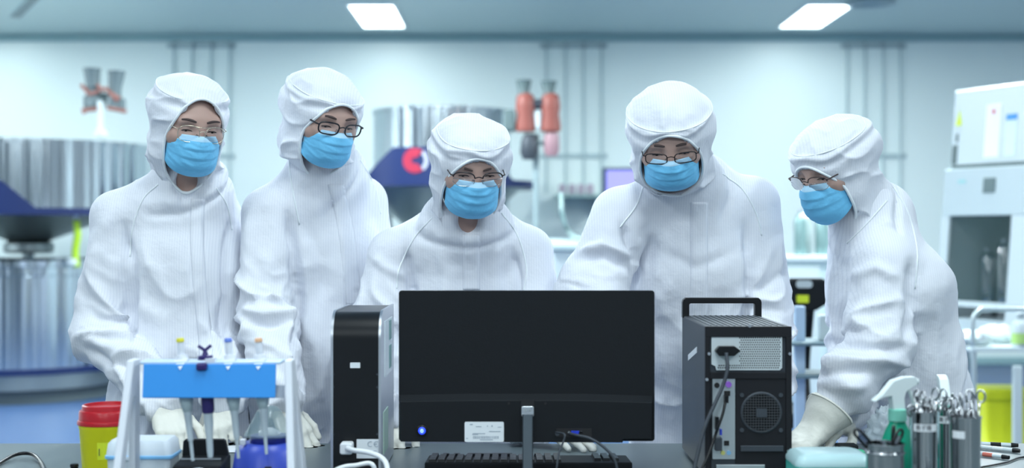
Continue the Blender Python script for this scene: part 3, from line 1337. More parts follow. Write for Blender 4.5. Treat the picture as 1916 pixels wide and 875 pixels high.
FLAT = ((0, -1, -.25), (0, 0, 1))
PERSONS = [
    dict(label='person in white hooded coverall with thin gold glasses, leftmost of the five',
         seed=1, head=P(354, 232, 3.36), zs=.95, ctop=.132, open=(.070, .076, -.178), mzb=-.127, vneck=-.156, hrot=(31, 13, 2), neck=P(356, 342, 3.44), lat=(1, .30, 0),
         chest=P(338, 480, 3.48), waist=P(342, 640, 3.50), pelvis=Pz(345, .93, 3.52), sh=[P(218, 405, 3.42), P(405, 405, 3.54)],
         el=[P(188, 625, 3.40), P(425, 610, 3.52)], wr=[P(305, 752, 3.23), P(420, 735, 3.27)],
         hand=[((.35, -.45, -.62), (.3, -.6, .7), 'R', [.35, .4, .45, .5], 1.0, .6), ((-.05, -.4, -.8), (-.3, -.9, .3), 'L', [.5, .7, .9, 1.0], .6, .2)],
         feet=[Pz(270, 0, 3.62), Pz(415, 0, 3.66)], width=.80, depth=.95, arm_r=(.062, .060, .056, .042),
         zip=[(370, 372), (368, 440), (374, 540), (384, 640), (388, 740)], zipw=26,
         seams=[[(296, 345), (268, 372), (250, 420), (243, 480)], [(405, 352), (425, 385), (434, 430)]],
         creases=[([(232, 420), (250, 500), (256, 560), (250, 640)], .010, -.018), ([(430, 420), (420, 520), (415, 620), (420, 700)], .010, -.016),
                  ([(205, 400), (180, 450), (170, 520)], .016, .008), ([(160, 630), (200, 650), (250, 665), (280, 690)], .012, .012),
                  ([(165, 650), (205, 680), (250, 690)], .010, -.010), ([(270, 560), (300, 600), (310, 700)], .02, .006),
                  ([(180, 580), (225, 600), (245, 640)], .010, .010)],
         hairline=.028, puff=0.0, crownz=.082,
         glasses=dict(name='gold_wire', col=(.75, .68, .52), metal=1.0, w=.0255, h=.0215, n=2.5, r=.0008, rt=.0009, double=True, cx=.0325, z=-.010)),
    dict(label='person in white hooded coverall with thick black rectangular glasses, second from left',
         seed=2, head=P(603, 222, 3.42), zs=.92, ctop=.137, open=(.071, .058, -.160), hrot=(36, 16, 3), neck=P(608, 315, 3.52), lat=(1, .62, 0),
         chest=P(592, 470, 3.58), waist=P(588, 640, 3.60), pelvis=Pz(590, .94, 3.62), sh=[P(502, 400, 3.46), P(678, 378, 3.68)],
         el=[P(500, 575, 3.40), P(700, 580, 3.60)], wr=[P(524, 752, 3.24), P(706, 770, 3.30)],
         hand=[((.42, -.28, -.62), (.55, -.62, .5), 'R', [.25, .3, .35, .4], 1.2, .4), ((0, -.9, -.2), (0, 0, 1), 'L', .3, 1.0, .4)],
         feet=[Pz(530, 0, 3.70), Pz(650, 0, 3.86)], width=.93, depth=1.0, arm_r=(.068, .066, .060, .044),
         zip=[(628, 345), (645, 420), (655, 500), (662, 570)], zipw=30,
         seams=[[(540, 290), (545, 340), (560, 420)], [(675, 300), (702, 350), (712, 400)]],
         creases=[([(540, 400), (552, 470), (560, 560), (548, 700)], .011, -.020), ([(470, 400), (462, 480), (466, 560)], .018, .008),
                  ([(455, 575), (490, 590), (545, 588)], .009, .014), ([(460, 600), (500, 610), (545, 606)], .010, -.014),
                  ([(480, 640), (515, 650), (545, 690)], .010, .010), ([(560, 600), (590, 650), (600, 760)], .02, .010),
                  ([(575, 420), (600, 480), (610, 560)], .016, -.006)],
         hairline=.022, puff=.008, crownz=.072, hoodw=1.0,
         glasses=dict(name='black_plastic', col=(.012, .014, .02), w=.0255, h=.0165, n=3.4, flat=.1, r=.0019, rt=.0022, cx=.0345, z=-.006)),
    dict(label='person in white hooded coverall bending down behind the black monitor, centre of five',
         seed=3, head=P(880, 307, 3.30), zs=.96, ctop=.122, hrot=(13, 19, 0), neck=P(872, 402, 3.40), lat=(1, 0, 0),
         chest=P(866, 560, 3.50), waist=P(866, 680, 3.56), pelvis=Pz(866, .92, 3.66), sh=[P(738, 478, 3.44), P(985, 472, 3.46)],
         el=[P(708, 620, 3.40), P(1012, 620, 3.40)], browz=-.008, wr=[P(724, 762, 3.25), Pz(1000, .80, 3.40)],
         hand=[((.08, -.5, -.8), (-.2, -.9, .3), 'R', .4, 1.0, .3), ((0, -.15, -1), (.5, -.9, .1), 'L', .5, .6, .4)],
         feet=[Pz(800, 0, 3.78), Pz(935, 0, 3.78)], width=.96, depth=.98, arm_r=(.068, .066, .060, .044),
         zip=[(882, 440), (882, 480), (882, 542)], zipw=32,
         seams=[[(808, 408), (775, 445), (748, 500), (742, 540)], [(938, 398), (968, 440), (985, 500), (980, 545)]],
         creases=[([(760, 470), (768, 510), (775, 560)], .010, -.014), ([(962, 470), (968, 520), (965, 570)], .010, -.014),
                  ([(700, 480), (720, 500), (760, 520)], .012, .008), ([(820, 460), (840, 510), (835, 560)], .018, .006),
                  ([(930, 450), (925, 500), (935, 560)], .018, .006)],
         hairline=.034, puff=-.002, crownz=.074, hoodw=1.0, open=(.072, .040, -.195), vneck=-.146,
         glasses=dict(name='browline', col=(.03, .022, .025), col2=(.5, .5, .52), metal2=1.0, w=.0255, h=.0185, n=2.8, r=.0017, rt=.0016, r2=.0008, browline=True, cx=.035, z=-.008)),
    dict(label='person in white hooded coverall leaning down between black monitor and computer tower',
         seed=4, head=P(1254, 262, 3.27), hrot=(-6, 24, -3), zs=.90, ctop=.148, mzb=-.115, neck=P(1284, 338, 3.43), lat=(1, .05, 0),
         chest=P(1305, 500, 3.50), waist=P(1305, 640, 3.56), pelvis=Pz(1310, .93, 3.64), sh=[P(1162, 405, 3.42), P(1408, 380, 3.48)],
         el=[P(1108, 560, 3.36), P(1432, 590, 3.46)], wr=[P(985, 794, 3.23), P(1436, 770, 3.33)],
         hand=[((.75, -.52, -.12), (0, 0, 1), 'R', .22, .7, .3), ((.1, -.62, -.75), (-.1, -.7, .6), 'L', .3, 1.0, .4)],
         feet=[Pz(1240, 0, 3.78), Pz(1385, 0, 3.78)], width=.98, depth=.98, arm_r=((.078, .076, .062, .044), (.070, .068, .062, .046)),
         zip=[(1308, 378), (1308, 450), (1308, 540), (1306, 640)], zipw=34,
         seams=[[(1205, 345), (1190, 385), (1160, 425)], [(1352, 325), (1390, 355), (1415, 400), (1425, 440)]],
         creases=[([(1165, 420), (1185, 470), (1190, 540)], .011, -.018), ([(1395, 430), (1402, 500), (1392, 600), (1388, 700)], .011, -.018),
                  ([(1090, 470), (1130, 458), (1180, 480)], .011, .014), ([(1085, 490), (1130, 478), (1175, 505)], .010, -.012),
                  ([(1240, 470), (1300, 500), (1380, 470)], .014, -.006), ([(1450, 450), (1420, 520), (1400, 560)], .012, .008),
                  ([(1475, 500), (1440, 530), (1405, 545)], .010, -.008), ([(1210, 420), (1240, 450), (1235, 540)], .02, .006)],
         hairline=.020, puff=.010, crownz=.074, hoodw=1.06, open=(.074, .050, -.170), brow=-.004,
         glasses=dict(name='dark_metal', col=(.03, .025, .028), metal=.6, w=.0255, h=.0150, n=3.6, r=.0013, rt=.0014, cx=.0345, z=-.008)),
    dict(label='person in white hooded coverall turned sideways at the far right',
         seed=5, mzb=-.132, head=P(1561, 311, 3.34), zs=.97, ctop=.122, open=(.070, .030, -.168), hrot=(-56, 20, 2), neck=P(1622, 392, 3.40), lat=(.52, -.85, 0),
         chest=P(1660, 535, 3.42), waist=P(1674, 660, 3.46), pelvis=Pz(1680, .92, 3.52), sh=[P(1600, 470, 3.54), P(1655, 490, 3.30)],
         el=[P(1612, 620, 3.56), P(1642, 640, 3.26)], wr=[P(1580, 780, 3.32), P(1528, 800, 3.19)],
         hand=[((-.6, -.6, -.3), (0, 0, 1), 'R', .3, 1.0, .4), ((-.55, -.45, -.30), (-.2, -.3, .9), 'L', .35, 1.0, .4)],
         feet=[Pz(1690, 0, 3.66), Pz(1740, 0, 3.46)], footdir=(-.8, -.5, 0), width=.92, depth=.92, over=(False, True), arm_r=((.066, .062, .056, .044), (.074, .072, .066, .044)),
         seams=[[(1672, 350), (1700, 400), (1716, 470), (1712, 540)], [(1585, 455), (1620, 420), (1660, 375)]],
         creases=[([(1705, 490), (1702, 560), (1690, 640)], .012, -.018), ([(1560, 640), (1620, 655), (1690, 650)], .010, -.014),
                  ([(1540, 680), (1600, 680), (1670, 670)], .012, .014), ([(1500, 715), (1560, 730), (1620, 720)], .012, .014),
                  ([(1520, 705), (1570, 700), (1620, 695)], .010, -.012), ([(1590, 520), (1640, 500), (1680, 520)], .014, .008)],
         hairline=.026, puff=.004, crownz=.070, hoodw=1.02,
         glasses=dict(name='dark_halfrim', col=(.05, .03, .03), col2=(.55, .55, .58), metal2=1.0, w=.0255, h=.0180, n=2.8, r=.0014, rt=.0018, r2=.0007, browline=True, cx=.035, z=-.010)),
]
for S in PERSONS:
    build_person(S)

# ---------------------------------------------------------------- the bench
TZ = 0.80
M_TOP = mat('bench_top_grey', (0.13, 0.165, 0.18), rough=0.34, vary=0.05, vscale=2)
M_BENCHB = mat('bench_body', (0.62, 0.68, 0.72), rough=0.5)
bench = root('lab_bench', (0, 2.4, 0), 'long grey topped lab bench across the foreground carrying all the equipment', 'bench')
MB().box2((-2.6, -.95, TZ - .03), (2.6, .86, TZ)).build('worktop', M_TOP, bench, bevel=.004)
bb = MB()
bb.box2((-2.5, .70, .08), (2.5, .74, TZ - .03))
bb.box2((-2.5, -.9, .08), (-2.46, .70, TZ - .03))
bb.box2((2.46, -.9, .08), (2.5, .70, TZ - .03))
bb.box2((-2.5, .66, 0), (2.5, .70, .08))
bb.build('base_panels', M_BENCHB, bench)

M_BLK = mat('black_plastic', (0.009, 0.011, 0.014), rough=0.55, bump=0.08, bscale=400, spec=0.22)
M_BLK2 = mat('black_satin', (0.009, 0.010, 0.012), rough=0.30, spec=0.35)
M_DGREY = mat('dark_grey_metal', (0.055, 0.065, 0.08), rough=0.48, metal=0.2, spec=.3)
M_SILV = mat('brushed_silver', (0.62, 0.65, 0.70), rough=0.32, metal=0.9)
M_STEEL = mat('polished_steel', (0.50, 0.51, 0.53), rough=0.08, metal=1.0)
M_WHITE = mat('white_plastic', (0.80, 0.83, 0.86), rough=0.4)
M_LABEL = mat('paper_label', (0.76, 0.80, 0.84), rough=0.6)
M_INK = mat('label_ink', (0.05, 0.05, 0.07), rough=0.6)
M_INKG = mat('label_ink_grey', (0.32, 0.38, 0.45), rough=0.6)
M_PORT = mat('port_dark', (0.01, 0.01, 0.012), rough=0.5)
M_VGA = mat('vga_blue', (0.02, 0.05, 0.55), rough=0.4)
M_IOSH = mat('io_plate', (0.55, 0.60, 0.63), rough=0.35, metal=0.8)
M_PSU = mat('psu_plate', (0.66, 0.72, 0.75), rough=0.4, metal=0.3)


def lettering(name, txt, size, m, parent, place):
    """raised lettering; place(x, y, z) -> local point"""
    V, F = text_mesh(txt, size)
    return mk(name, [place(*v) for v in V], F, m, parent, smooth=False)


def onY(cx, cz, y):
    """lettering plane facing the camera side (-Y)"""
    return lambda a, b, c: (cx + a, y - c, cz + b)


# ---------------------------------------------------------------- monitor (back towards us)
mx, my = (985.5 - 958) / FPX * 2.81, 2.81
mon = root('computer_monitor', (mx, my, TZ), 'wide black computer monitor seen from the back in front of centre person', 'monitor')
W2 = .2695
b = MB()
prof = rrect(.539, .317, .006, 4)
b.prism(prof, lambda a, z, d: (a, d, .2325 + z), .004, .016)
b.build('panel_back', M_BLK, mon, bevel=.0015)
b = MB().prism(rrect(.525, .298, .003, 3), lambda a, z, d: (a, d, .2345 + z), .0155, .0172)
b.build('screen', mat('screen_lit', (.02, .02, .025), rough=.2, emit=(.55, .7, 1.0), estr=.5), mon)
# lower housing: wedge top edge, thicker than the panel
poly = [(-.2680, .172), (-.12, .1745), (.12, .1745), (.2660, .170), (.2650, .081), (.203, .081), (.203, .0735), (-.2670, .0755)]
lowh = []
n = len(poly)
inner = [(x * .985, z - (.012 if z > .16 else -.001)) for x, z in poly]
V = [(x, .005, z) for x, z in poly] + [(x, -.020, z) for x, z in inner]
F = [tuple(range(n, 2 * n))] + [(i, (i + 1) % n, n + (i + 1) % n, n + i) for i in range(n)]
mk('lower_housing', V, F, M_BLK, mon, smooth=False, bevel=.001)
sx = lambda px: (px - 985.5) / 889
sz = lambda py: (1.31 - (py - 437.5) / 889) - TZ
b = MB()
b.prism(rrect(.082, .042, .003, 3), lambda a, z, d: (sx(906.5) + a, d, sz(804.5) + z), -.0206, -.020)
lab = b.build('rating_label', M_LABEL, mon)
lab['label'] = 'silver white rating label'
b = MB()
rl = random.Random(3)
for (x0, x1, z, h) in ((-.030, -.024, .0155, .0022), (-.018, -.006, .011, .0014), (.006, .0075, .012, .003), (.015, .0175, .012, .0035), (.010, .034, .001, .0016), (-.024, .002, -.0035, .0014), (-.025, -.013, -.0055, .0014), (-.009, .018, -.0165, .0016), (-.038, -.034, -.0135, .0014), (.028, .036, .010, .0012)):
    b.box((sx(906.5) + (x0 + x1) / 2, -.0208, sz(804.5) + z), (x1 - x0, .0004, h))
x = -.023
while x < .030:
    w = rl.choice([.0006, .0009, .0014])
    b.box((sx(906.5) + x, -.0208, sz(804.5) - .0115), (w, .0004, .0055))
    x += w + rl.choice([.0007, .0012])
b.build('print', M_INKG, lab)
b = MB()
b.lathe([(.0115, 0), (.0115, .003), (.009, .004)], n=28)
bt = mk('power_button', [(sx(791) + v[0], -.020 - v[2], sz(802) + v[1]) for v in b.V], b.F, M_BLK2, mon)
b = MB().lathe([(.0075, .003), (.0075, .0046), (.005, .0052)], n=24)
mk('button_light', [(sx(791) + v[0], -.020 - v[2], sz(802) + v[1]) for v in b.V], b.F, mat('blue_glow', (.02, .05, .8), emit=(.02, .06, 1.0), estr=1.6), bt)
b = MB().tube([(sx(791) + .0028 * math.cos(a), -.0255, sz(802) + .0034 * math.sin(a)) for a in np.linspace(.9, 2 * math.pi - .9 + 1.6, 14)], .0006, 6)
b.box((sx(791), -.0255, sz(802) + .0005), (.0012, .0008, .004))
b.build('power_symbol', mat('pale_glow', (.4, .6, 1), emit=(.35, .6, 1.0), estr=1.5), bt)
for x_, z_ in ((sx(952), sz(752)), (sx(1020), sz(752))):
    MB().tube([(x_, -.0195, z_), (x_, -.0206, z_)], .0026, 12).build('screw_hole', M_PORT, mon)
b = MB()
b.box((sx(987), -.0205, sz(755)), (.027, .003, .022))
b.build('stand_socket', M_PORT, mon)
st = MB()
st.prism(rrect(.026, .022, .004, 3), lambda a, z, d: (sx(987) + a, d, sz(766) + z), -.030, -.018)
st = st.build('stand_bracket', M_SILV, mon, bevel=.001)
for k in (-1, 1):
    MB().tube([(sx(987) + k * .0045, -.030, sz(763)), (sx(987) + k * .0045, -.0325, sz(763))], .003, 12).build('screw', M_STEEL, st)
c_ = MB()
c_.prism([(-.011, -.008), (-.009, -.012), (.009, -.012), (.011, -.008), (.011, .006), (-.011, .006)], lambda a, y, z: (sx(987) + a, -.028 + y, z), .008, sz(770))
c_.build('stand_column', mat('stand_metal', (.16, .19, .22), rough=.3, metal=.7), mon)
b = MB()
b.lathe([(.001, .010), (.105, .009), (.112, .006), (.113, 0)], n=48)
mk('stand_base', [(sx(987) + v[0], -.0 + v[1] * .36, v[2]) for v in b.V], b.F, M_BLK2, mon)
# connector recess
rec = MB()
rec.box((sx(1073), -.0202, sz(806)), (.074, .001, .018))
rec = rec.build('port_recess', M_PORT, mon)
b = MB()
b.prism([(-.0085, .004), (.0085, .004), (.0068, -.004), (-.0068, -.004)], lambda a, z, d: (sx(1075) + a, d, sz(806) + z), -.026, -.020)
b.build('vga_port', M_VGA, rec)
for k in (-1, 1):
    MB().tube([(sx(1075) + k * .0125, -.020, sz(805)), (sx(1075) + k * .0125, -.025, sz(805))], .0028, 6).build('port_nut', M_STEEL, rec)
MB().tube([(sx(1042), -.020, sz(808)), (sx(1042), -.023, sz(808))], .0045, 12).build('power_jack', M_DGREY, rec)

# monitor cables
b = MB().tube(smooth_path([P(1040, 808, 2.782), P(1056, 812, 2.75), P(1054, 826, 2.745), P(1046, 846, 2.735), P(1042, 872, 2.725), P(1040, 893, 2.73)]), .0021, 8)
tag(b.build('monitor_power_cord', M_DGREY, smooth=True), 'thin dark cord hanging from the monitor socket beside its stand', 'cord')
b = MB().tube(smooth_path([P(1064, 810, 2.788), P(1080, 814, 2.765), P(1105, 820, 2.75), P(1132, 838, 2.74), P(1150, 860, 2.735), P(1158, 893, 2.735)]), .0030, 8)
tag(b.build('video_cable', M_DGREY, smooth=True), 'thicker dark cable arching from the monitor port down over the keyboard', 'cable')

# ---------------------------------------------------------------- keyboard behind the monitor
kx, ky = (988 - 958) / FPX * 2.93, 2.93
kb = root('computer_keyboard', (kx, ky, TZ), 'black full size computer keyboard lying under the monitor', 'keyboard')
b = MB()
b.prism([(-.075, .0), (-.075, .022), (.075, .013), (.075, 0)], lambda y, z, x: (x, y, z), -.222, .222)
b.build('case', M_BLK, kb, bevel=.003)
key = None
for rix in range(6):
    yy = -.062 + rix * .0225 + (.004 if rix > 0 else 0)
    xs_ = list(np.arange(15) * .0192 - .206)
    if rix == 5:
        xs_ = [-.206, -.182, -.158, -.085, .0, .022, .044, .064]
    for x_ in xs_:
        w_ = .115 if (rix == 5 and abs(x_ + .085) < .01) else .016
        zt = .0195 - (yy + .075) * .06
        if key is None or w_ > .02:
            kk = MB()
            kk.add([(-w_ / 2, -.008, 0), (w_ / 2, -.008, 0), (w_ / 2, .008, 0), (-w_ / 2, .008, 0), (-w_ * .42, -.0065, .008), (w_ * .42, -.0065, .008), (w_ * .42, .006, .008), (-w_ * .42, .006, .008)],
                   [(0, 1, 5, 4), (1, 2, 6, 5), (2, 3, 7, 6), (3, 0, 4, 7), (4, 5, 6, 7), (3, 2, 1, 0)])
            o = kk.build('key', M_BLK2, kb)
            if w_ < .02:
                key = o
        else:
            o = key.copy()
            link(o)
            o.parent = kb
        o.location = (x_, yy, zt + .001)
np_ = 0
for i in range(5):
    for j in range(3):
        o = key.copy()
        link(o)
        o.parent = kb
        yy = -.036 + i * .0225
        o.location = (.150 + j * .0192, yy, .0205 - (yy + .075) * .06)

# ---------------------------------------------------------------- slim tower on the left
tx, ty = (666 - 958) / FPX * 2.80, 2.80
tw = root('computer_tower', (tx, ty, TZ), 'slim black computer tower with silver sides and rounded top, left of the monitor', 'computer')


def tower_prof(g, D=.30, H=.345, r=.055):
    pts = [(-g, .004)]
    for k in range(13):
        a = math.pi - (math.pi / 2) * k / 12
        pts.append((r + (r + g) * math.cos(a), H - r + (r + g) * math.sin(a)))
    pts += [(D + g, H + g), (D + g, .004)]
    return pts


MB().prism(tower_prof(0), lambda y, z, x: (x, y, z), -.0475, .0475).build('case_shell', M_BLK2, tw, auto=30)
for s in (-1, 1):
    MB().prism(tower_prof(.003), lambda y, z, x: (x, y, z), s * .0475, s * .0525).build('side_panel', M_SILV, tw, auto=30)
ft = MB()
for y in (.03, .27):
    for x in (-.035, .035):
        ft.cyl((x, y, 0), (x, y, .005), .012)
ft.build('feet', M_BLK, tw)
ux = lambda px: (px - 666) / 893
uz = lambda py: (1.31 - (py - 437.5) / 893) - TZ
MB().prism(rrect(.021, .0115, .001, 2), lambda a, z, d: (ux(664.5) + a, d, uz(683) + z), -.0008, 0).build('white_sticker', M_LABEL, tw)
cel = MB().prism(rrect(.0485, .040, .001, 2), lambda a, z, d: (ux(689) + a, d, uz(839) + z), -.0010, 0).build('rating_label', M_LABEL, tw)
cb = MB()
# CE mark drawn with two open rings
for cx_, a0, a1 in ((ux(694) - .001, 55, 305), (ux(703) + .002, 55, 305)):
    cb.tube([(cx_ + .0052 * math.cos(math.radians(a)), -.0013, uz(830) + .0052 * math.sin(math.radians(a))) for a in np.linspace(a0, a1, 18)], .0007, 6)
cb.box((ux(703) - .0005, -.0013, uz(830)), (.006, .0008, .0014))
for k in range(3):
    cb.box((ux(697), -.0012, uz(843) - k * .004), (.018 - k * .004, .0005, .0012))
cb.build('ce_mark', M_INKG, cel)
for py in (700, 724, 812):
    for px in (624, 706):
        MB().tube([(ux(px), 0, uz(py)), (ux(px), -.0015, uz(py))], .0022, 10).build('screw', M_DGREY, tw)
so = MB().box((ux(650), -.0008, uz(846)), (.030, .0016, .034)).build('power_inlet', M_PORT, tw)
# card reader and stickers on the right flank
b = MB()
b.box((.0535, .16, .262), (.002, .17, .120))
fl = b.build('clear_side_sticker', mat('clear_sticker', (.72, .80, .84), rough=.25), tw)
b = MB()
for z0, z1 in ((.275, .318), (.212, .262)):
    b.box((.0548, .19, (z0 + z1) / 2), (.0012, .05, z1 - z0))
b.build('drive_slot', mat('slot_green', (.12, .30, .28), rough=.4), fl)
MB().box((.0532, .10, .085), (.0014, .10, .09)).build('green_side_label', mat('label_green', (.45, .62, .52), rough=.5), tw)
# white power cable in front of it
pl = root('power_cable', tuple(P(650, 838, 2.775)), 'white power cable with thick plug looping in front of slim left tower', 'cable')
L0 = P(650, 838, 2.775)
b = MB()
b.prism(rrect(.026, .024, .005, 4), lambda a, z, d: (P(650, 836, 2.79)[0] + a, d, P(650, 836, 2.79)[2] + z), 2.765, 2.797)
b.build('plug', M_WHITE, pl, bevel=.003, offset=L0)
b = MB().tube(smooth_path([P(650, 838, 2.765), P(662, 842, 2.745), P(690, 846, 2.73), P(714, 856, 2.72), P(724, 872, 2.70), P(722, 900, 2.69), P(690, 913, 2.64), P(640, 921, 2.6)]), .0054, 12)
b.build('cord', M_WHITE, pl, smooth=True, offset=L0)
b = MB().tube(smooth_path([P(560, 915, 2.66), P(600, 893, 2.67), P(640, 874, 2.68), P(666, 870, 2.69), P(690, 866, 2.70), P(700, 874, 2.70), P(702, 896, 2.72)]), .0046, 12)
tag(b.build('data_cable', M_WHITE, smooth=True), 'second white cable curling along the bottom edge under the slim tower', 'cable')

# ---------------------------------------------------------------- tower on the right
qx, qy = (1400 - 958) / FPX * 2.75, 2.75
TW, TD, TH = .178, .37, .320
tr = root('computer_tower', (qx, qy, TZ), 'dark grey computer tower with carrying handle, rear ports facing us, right of the monitor', 'computer')
vx = lambda px: (px - 1400) / 909
vz = lambda py: (1.31 - (py - 437.5) / 909) - TZ
b = MB()
b.box2((-TW / 2, .002, .010), (TW / 2, TD, TH))
b.build('case', M_DGREY, tr, bevel=.003)
b = MB()
for i in range(13):
    x_ = -TW / 2 + .014 + i * (TW - .028) / 12
    b.box((x_, TD / 2, TH + .0008), (.004, TD - .03, .0016))
b.build('top_ribs', mat('rib_grey', (.12, .14, .16), rough=.45, metal=.3), tr)
# rear frame
b = MB()
b.box2((-TW / 2, -.004, TH - .022), (TW / 2, .003, TH))
b.box2((-TW / 2, -.004, .010), (-TW / 2 + .010, .003, TH - .022))
b.box2((TW / 2 - .012, -.004, .010), (TW / 2, .003, TH - .022))
b.box2((-TW / 2 + .01, -.004, vz(708)), (TW / 2 - .012, .003, vz(696)))
b.box2((vx(1376), -.002, .010), (TW / 2 - .012, .003, vz(708)))
b.box2((-TW / 2 + .010, -.002, .010), (vx(1331), .003, vz(708)))
b.build('rear_frame', mat('rear_black', (.013, .014, .018), rough=.55, spec=.25), tr, bevel=.001)
for px, py in ((1326, 661), (1477, 661), (1402, 609), (1322, 709), (1474, 843)):
    MB().tube([(vx(px), -.003, vz(py)), (vx(px), -.0065, vz(py))], .0032, 10).build('screw', M_SILV, tr)
# power supply plate with round vent holes
pw = MB()
x0, x1, z0, z1 = vx(1331), vx(1463), vz(692), vz(614)
pw.prism([(x0, z1 - .006), (x0 + .004, z1 - .003), (vx(1362), z1 - .003), (vx(1362), z1), (x1 - .004, z1), (x1, z1 - .004), (x1, z0 + .005), (x1 - .005, z0), (x0 + .010, z0), (x0 + .008, z0 + .008), (x0, z0 + .012)],
         lambda a, z, d: (a, d, z), -.0022, .002)
pw = pw.build('power_supply', M_PSU, tr)
vh = MB()
rows = 17
for j in range(rows):
    zz = z1 - .005 - j * (z1 - z0 - .010) / (rows - 1)
    i = 0
    xx = vx(1366) + (.0018 if j % 2 else 0)
    if j >= rows - 2:
        xx = x0 + .014 + (.0018 if j % 2 else 0)
    while xx < x1 - .004:
        if not (j < rows - 2 and xx < vx(1384) and j > 2):
            vh.prism([(xx + .00155 * math.cos(a), zz + .00155 * math.sin(a)) for a in np.arange(6) * math.pi / 3], lambda a, z, d: (a, d, z), -.0027, -.002)
        xx += .00455
vh.build('vent_holes', M_PORT, pw)
ky_ = MB()
ky_.prism([(vx(1336), vz(654)), (vx(1343), vz(646)), (vx(1372), vz(646)), (vx(1383), vz(654)), (vx(1372), vz(664)), (vx(1343), vz(664))], lambda a, z, d: (a, d, z), -.020, -.002)
ky_.build('power_plug', M_BLK2, pw, bevel=.0015)
io = MB()
io.prism(rrect(vx(1375) - vx(1333), vz(704) - vz(858), .001, 2), lambda a, z, d: ((vx(1375) + vx(1333)) / 2 + a, d, (vz(704) + vz(858)) / 2 + z), -.0025, .002)
io = io.build('port_plate', M_IOSH, tr)


def port(name, px, py, w, h, m, d=.006, rd=False):
    q = MB()
    if rd:
        q.tube([(vx(px), -.002, vz(py)), (vx(px), -.002 - d, vz(py))], w / 2, 16)
    else:
        q.box((vx(px), -.002 - d / 2, vz(py)), (w, d, h))
    return q.build(name, m, io)


port('keyboard_socket', 1341, 720, .011, .011, M_PORT, .003, True)
port('mouse_socket', 1362, 718, .012, .012, mat('ps2_purple', (.32, .12, .62), rough=.4), .010, True)
port('usb_socket', 1360, 735, .012, .010, M_PORT, .004)
port('usb_plug', 1357, 745, .008, .014, M_BLK2, .016)
port('serial_connector', 1340, 790, .007, .026, M_BLK2, .012)
port('vga_socket', 1348, 807, .004, .012, M_VGA, .006)
port('video_plug', 1342, 828, .013, .026, M_DGREY, .022)
port('network_socket', 1359, 828, .010, .010, M_PORT, .003)
port('audio_jack', 1352, 846, .009, .009, mat('jack_yellow', (.60, .60, .20), rough=.4), .004, True)
port('audio_jack', 1363, 846, .009, .009, mat('jack_blue', (.20, .42, .66), rough=.4), .004, True)
fan = MB()
fx, fz = vx(1424), vz(771)
fan.tube([(fx + .040 * math.cos(a), -.001, fz + .040 * math.sin(a)) for a in np.linspace(0, 2 * math.pi, 41)[:-1]], .0035, 8, closed=True)
fan = fan.build('fan_ring', M_DGREY, tr, smooth=True)
b = MB()
for k in range(-7, 8):
    o_ = k * .0055
    h_ = math.sqrt(max(.040 ** 2 - o_ * o_, 0))
    b.box((fx + o_, -.004, fz), (.0011, .0012, 2 * h_))
    b.box((fx, -.0052, fz + o_), (2 * h_, .0012, .0011))
b.build('fan_grille', mat('grille_grey', (.06, .065, .075), rough=.45), fan)
b = MB()
for k in range(7):
    a = 2 * math.pi * k / 7
    b.add([(fx + r_ * math.cos(a + da), -.0015 - dy, fz + r_ * math.sin(a + da)) for r_, da, dy in ((.013, 0, 0), (.037, .15, 0), (.037, .75, .001), (.013, .7, .001))], [(0, 1, 2, 3)])
b.build('fan_blades', M_BLK2, fan)
MB().box((fx, -.006, fz), (.022, .002, .018)).build('fan_hub', M_DGREY, fan)
for sx_, sz_ in ((-1, -1), (1, -1), (-1, 1), (1, 1)):
    MB().tube([(fx + sx_ * .040, -.002, fz + sz_ * .036), (fx + sx_ * .040, -.0045, fz + sz_ * .036)], .0045, 10).build('fan_screw', M_DGREY, fan)
b = MB()
b.box((vx(1425), -.004, vz(838)), (.088, .005, .012))
b.build('slot_cover', M_DGREY, tr, bevel=.001)
b = MB()
b.box((vx(1385), -.0035, vz(878)), (.100, .004, .022))
b.build('lower_bracket', M_IOSH, tr, bevel=.001)
b = MB().prism([(.12, .268), (.26, .238), (.26, .225), (.12, .255)], lambda y, z, x: (x, y, z), -TW / 2 - .0008, -TW / 2)
b.build('white_side_label', M_LABEL, tr)
hd = MB()
hp = [(-.084, TD - .02, TH - .002), (-.084, TD - .02, TH + .030), (-.076, TD - .02, TH + .038), (.076, TD - .02, TH + .038), (.084, TD - .02, TH + .030), (.084, TD - .02, TH - .002)]
outer = [(-.0915, -.004), (-.0915, .032), (-.0895, .038), (-.084, .0425), (.084, .0425), (.0895, .038), (.0915, .032), (.0915, -.004)]
innr = [(.076, -.004), (.076, .027), (.0735, .0295), (-.0735, .0295), (-.076, .027), (-.076, -.004)]
hd.prism(outer + innr, lambda a, z, d: (a, d, TH + z), TD - .030, TD - .008)
hd.build('carry_handle', M_BLK2, tr, bevel=.002)
ft = MB()
for y in (.04, TD - .04):
    for x in (-.06, .06):
        ft.cyl((x, y, 0), (x, y, .011), .014)
ft.build('feet', M_BLK, tr)
b = MB().tube(smooth_path([P(1359, 660, 2.728), P(1361, 690, 2.715), P(1352, 722, 2.71), P(1336, 758, 2.70), P(1318, 800, 2.69), P(1306, 845, 2.68), P(1296, 890, 2.67), P(1290, 913, 2.68)]), .0040, 10)
tag(b.build('power_cable', M_DGREY, smooth=True), 'dark power cable running down the back of handled tower from its plug', 'cable')
b = MB().tube(smooth_path([P(1357, 752, 2.73), P(1352, 775, 2.715), P(1343, 800, 2.71), P(1338, 815, 2.712), P(1326, 850, 2.70), P(1312, 880, 2.69), P(1304, 912, 2.685)]), .0030, 10)
tag(b.build('usb_cable', M_BLK2, smooth=True), 'thin black cable from the port plate of the handled tower', 'cable')

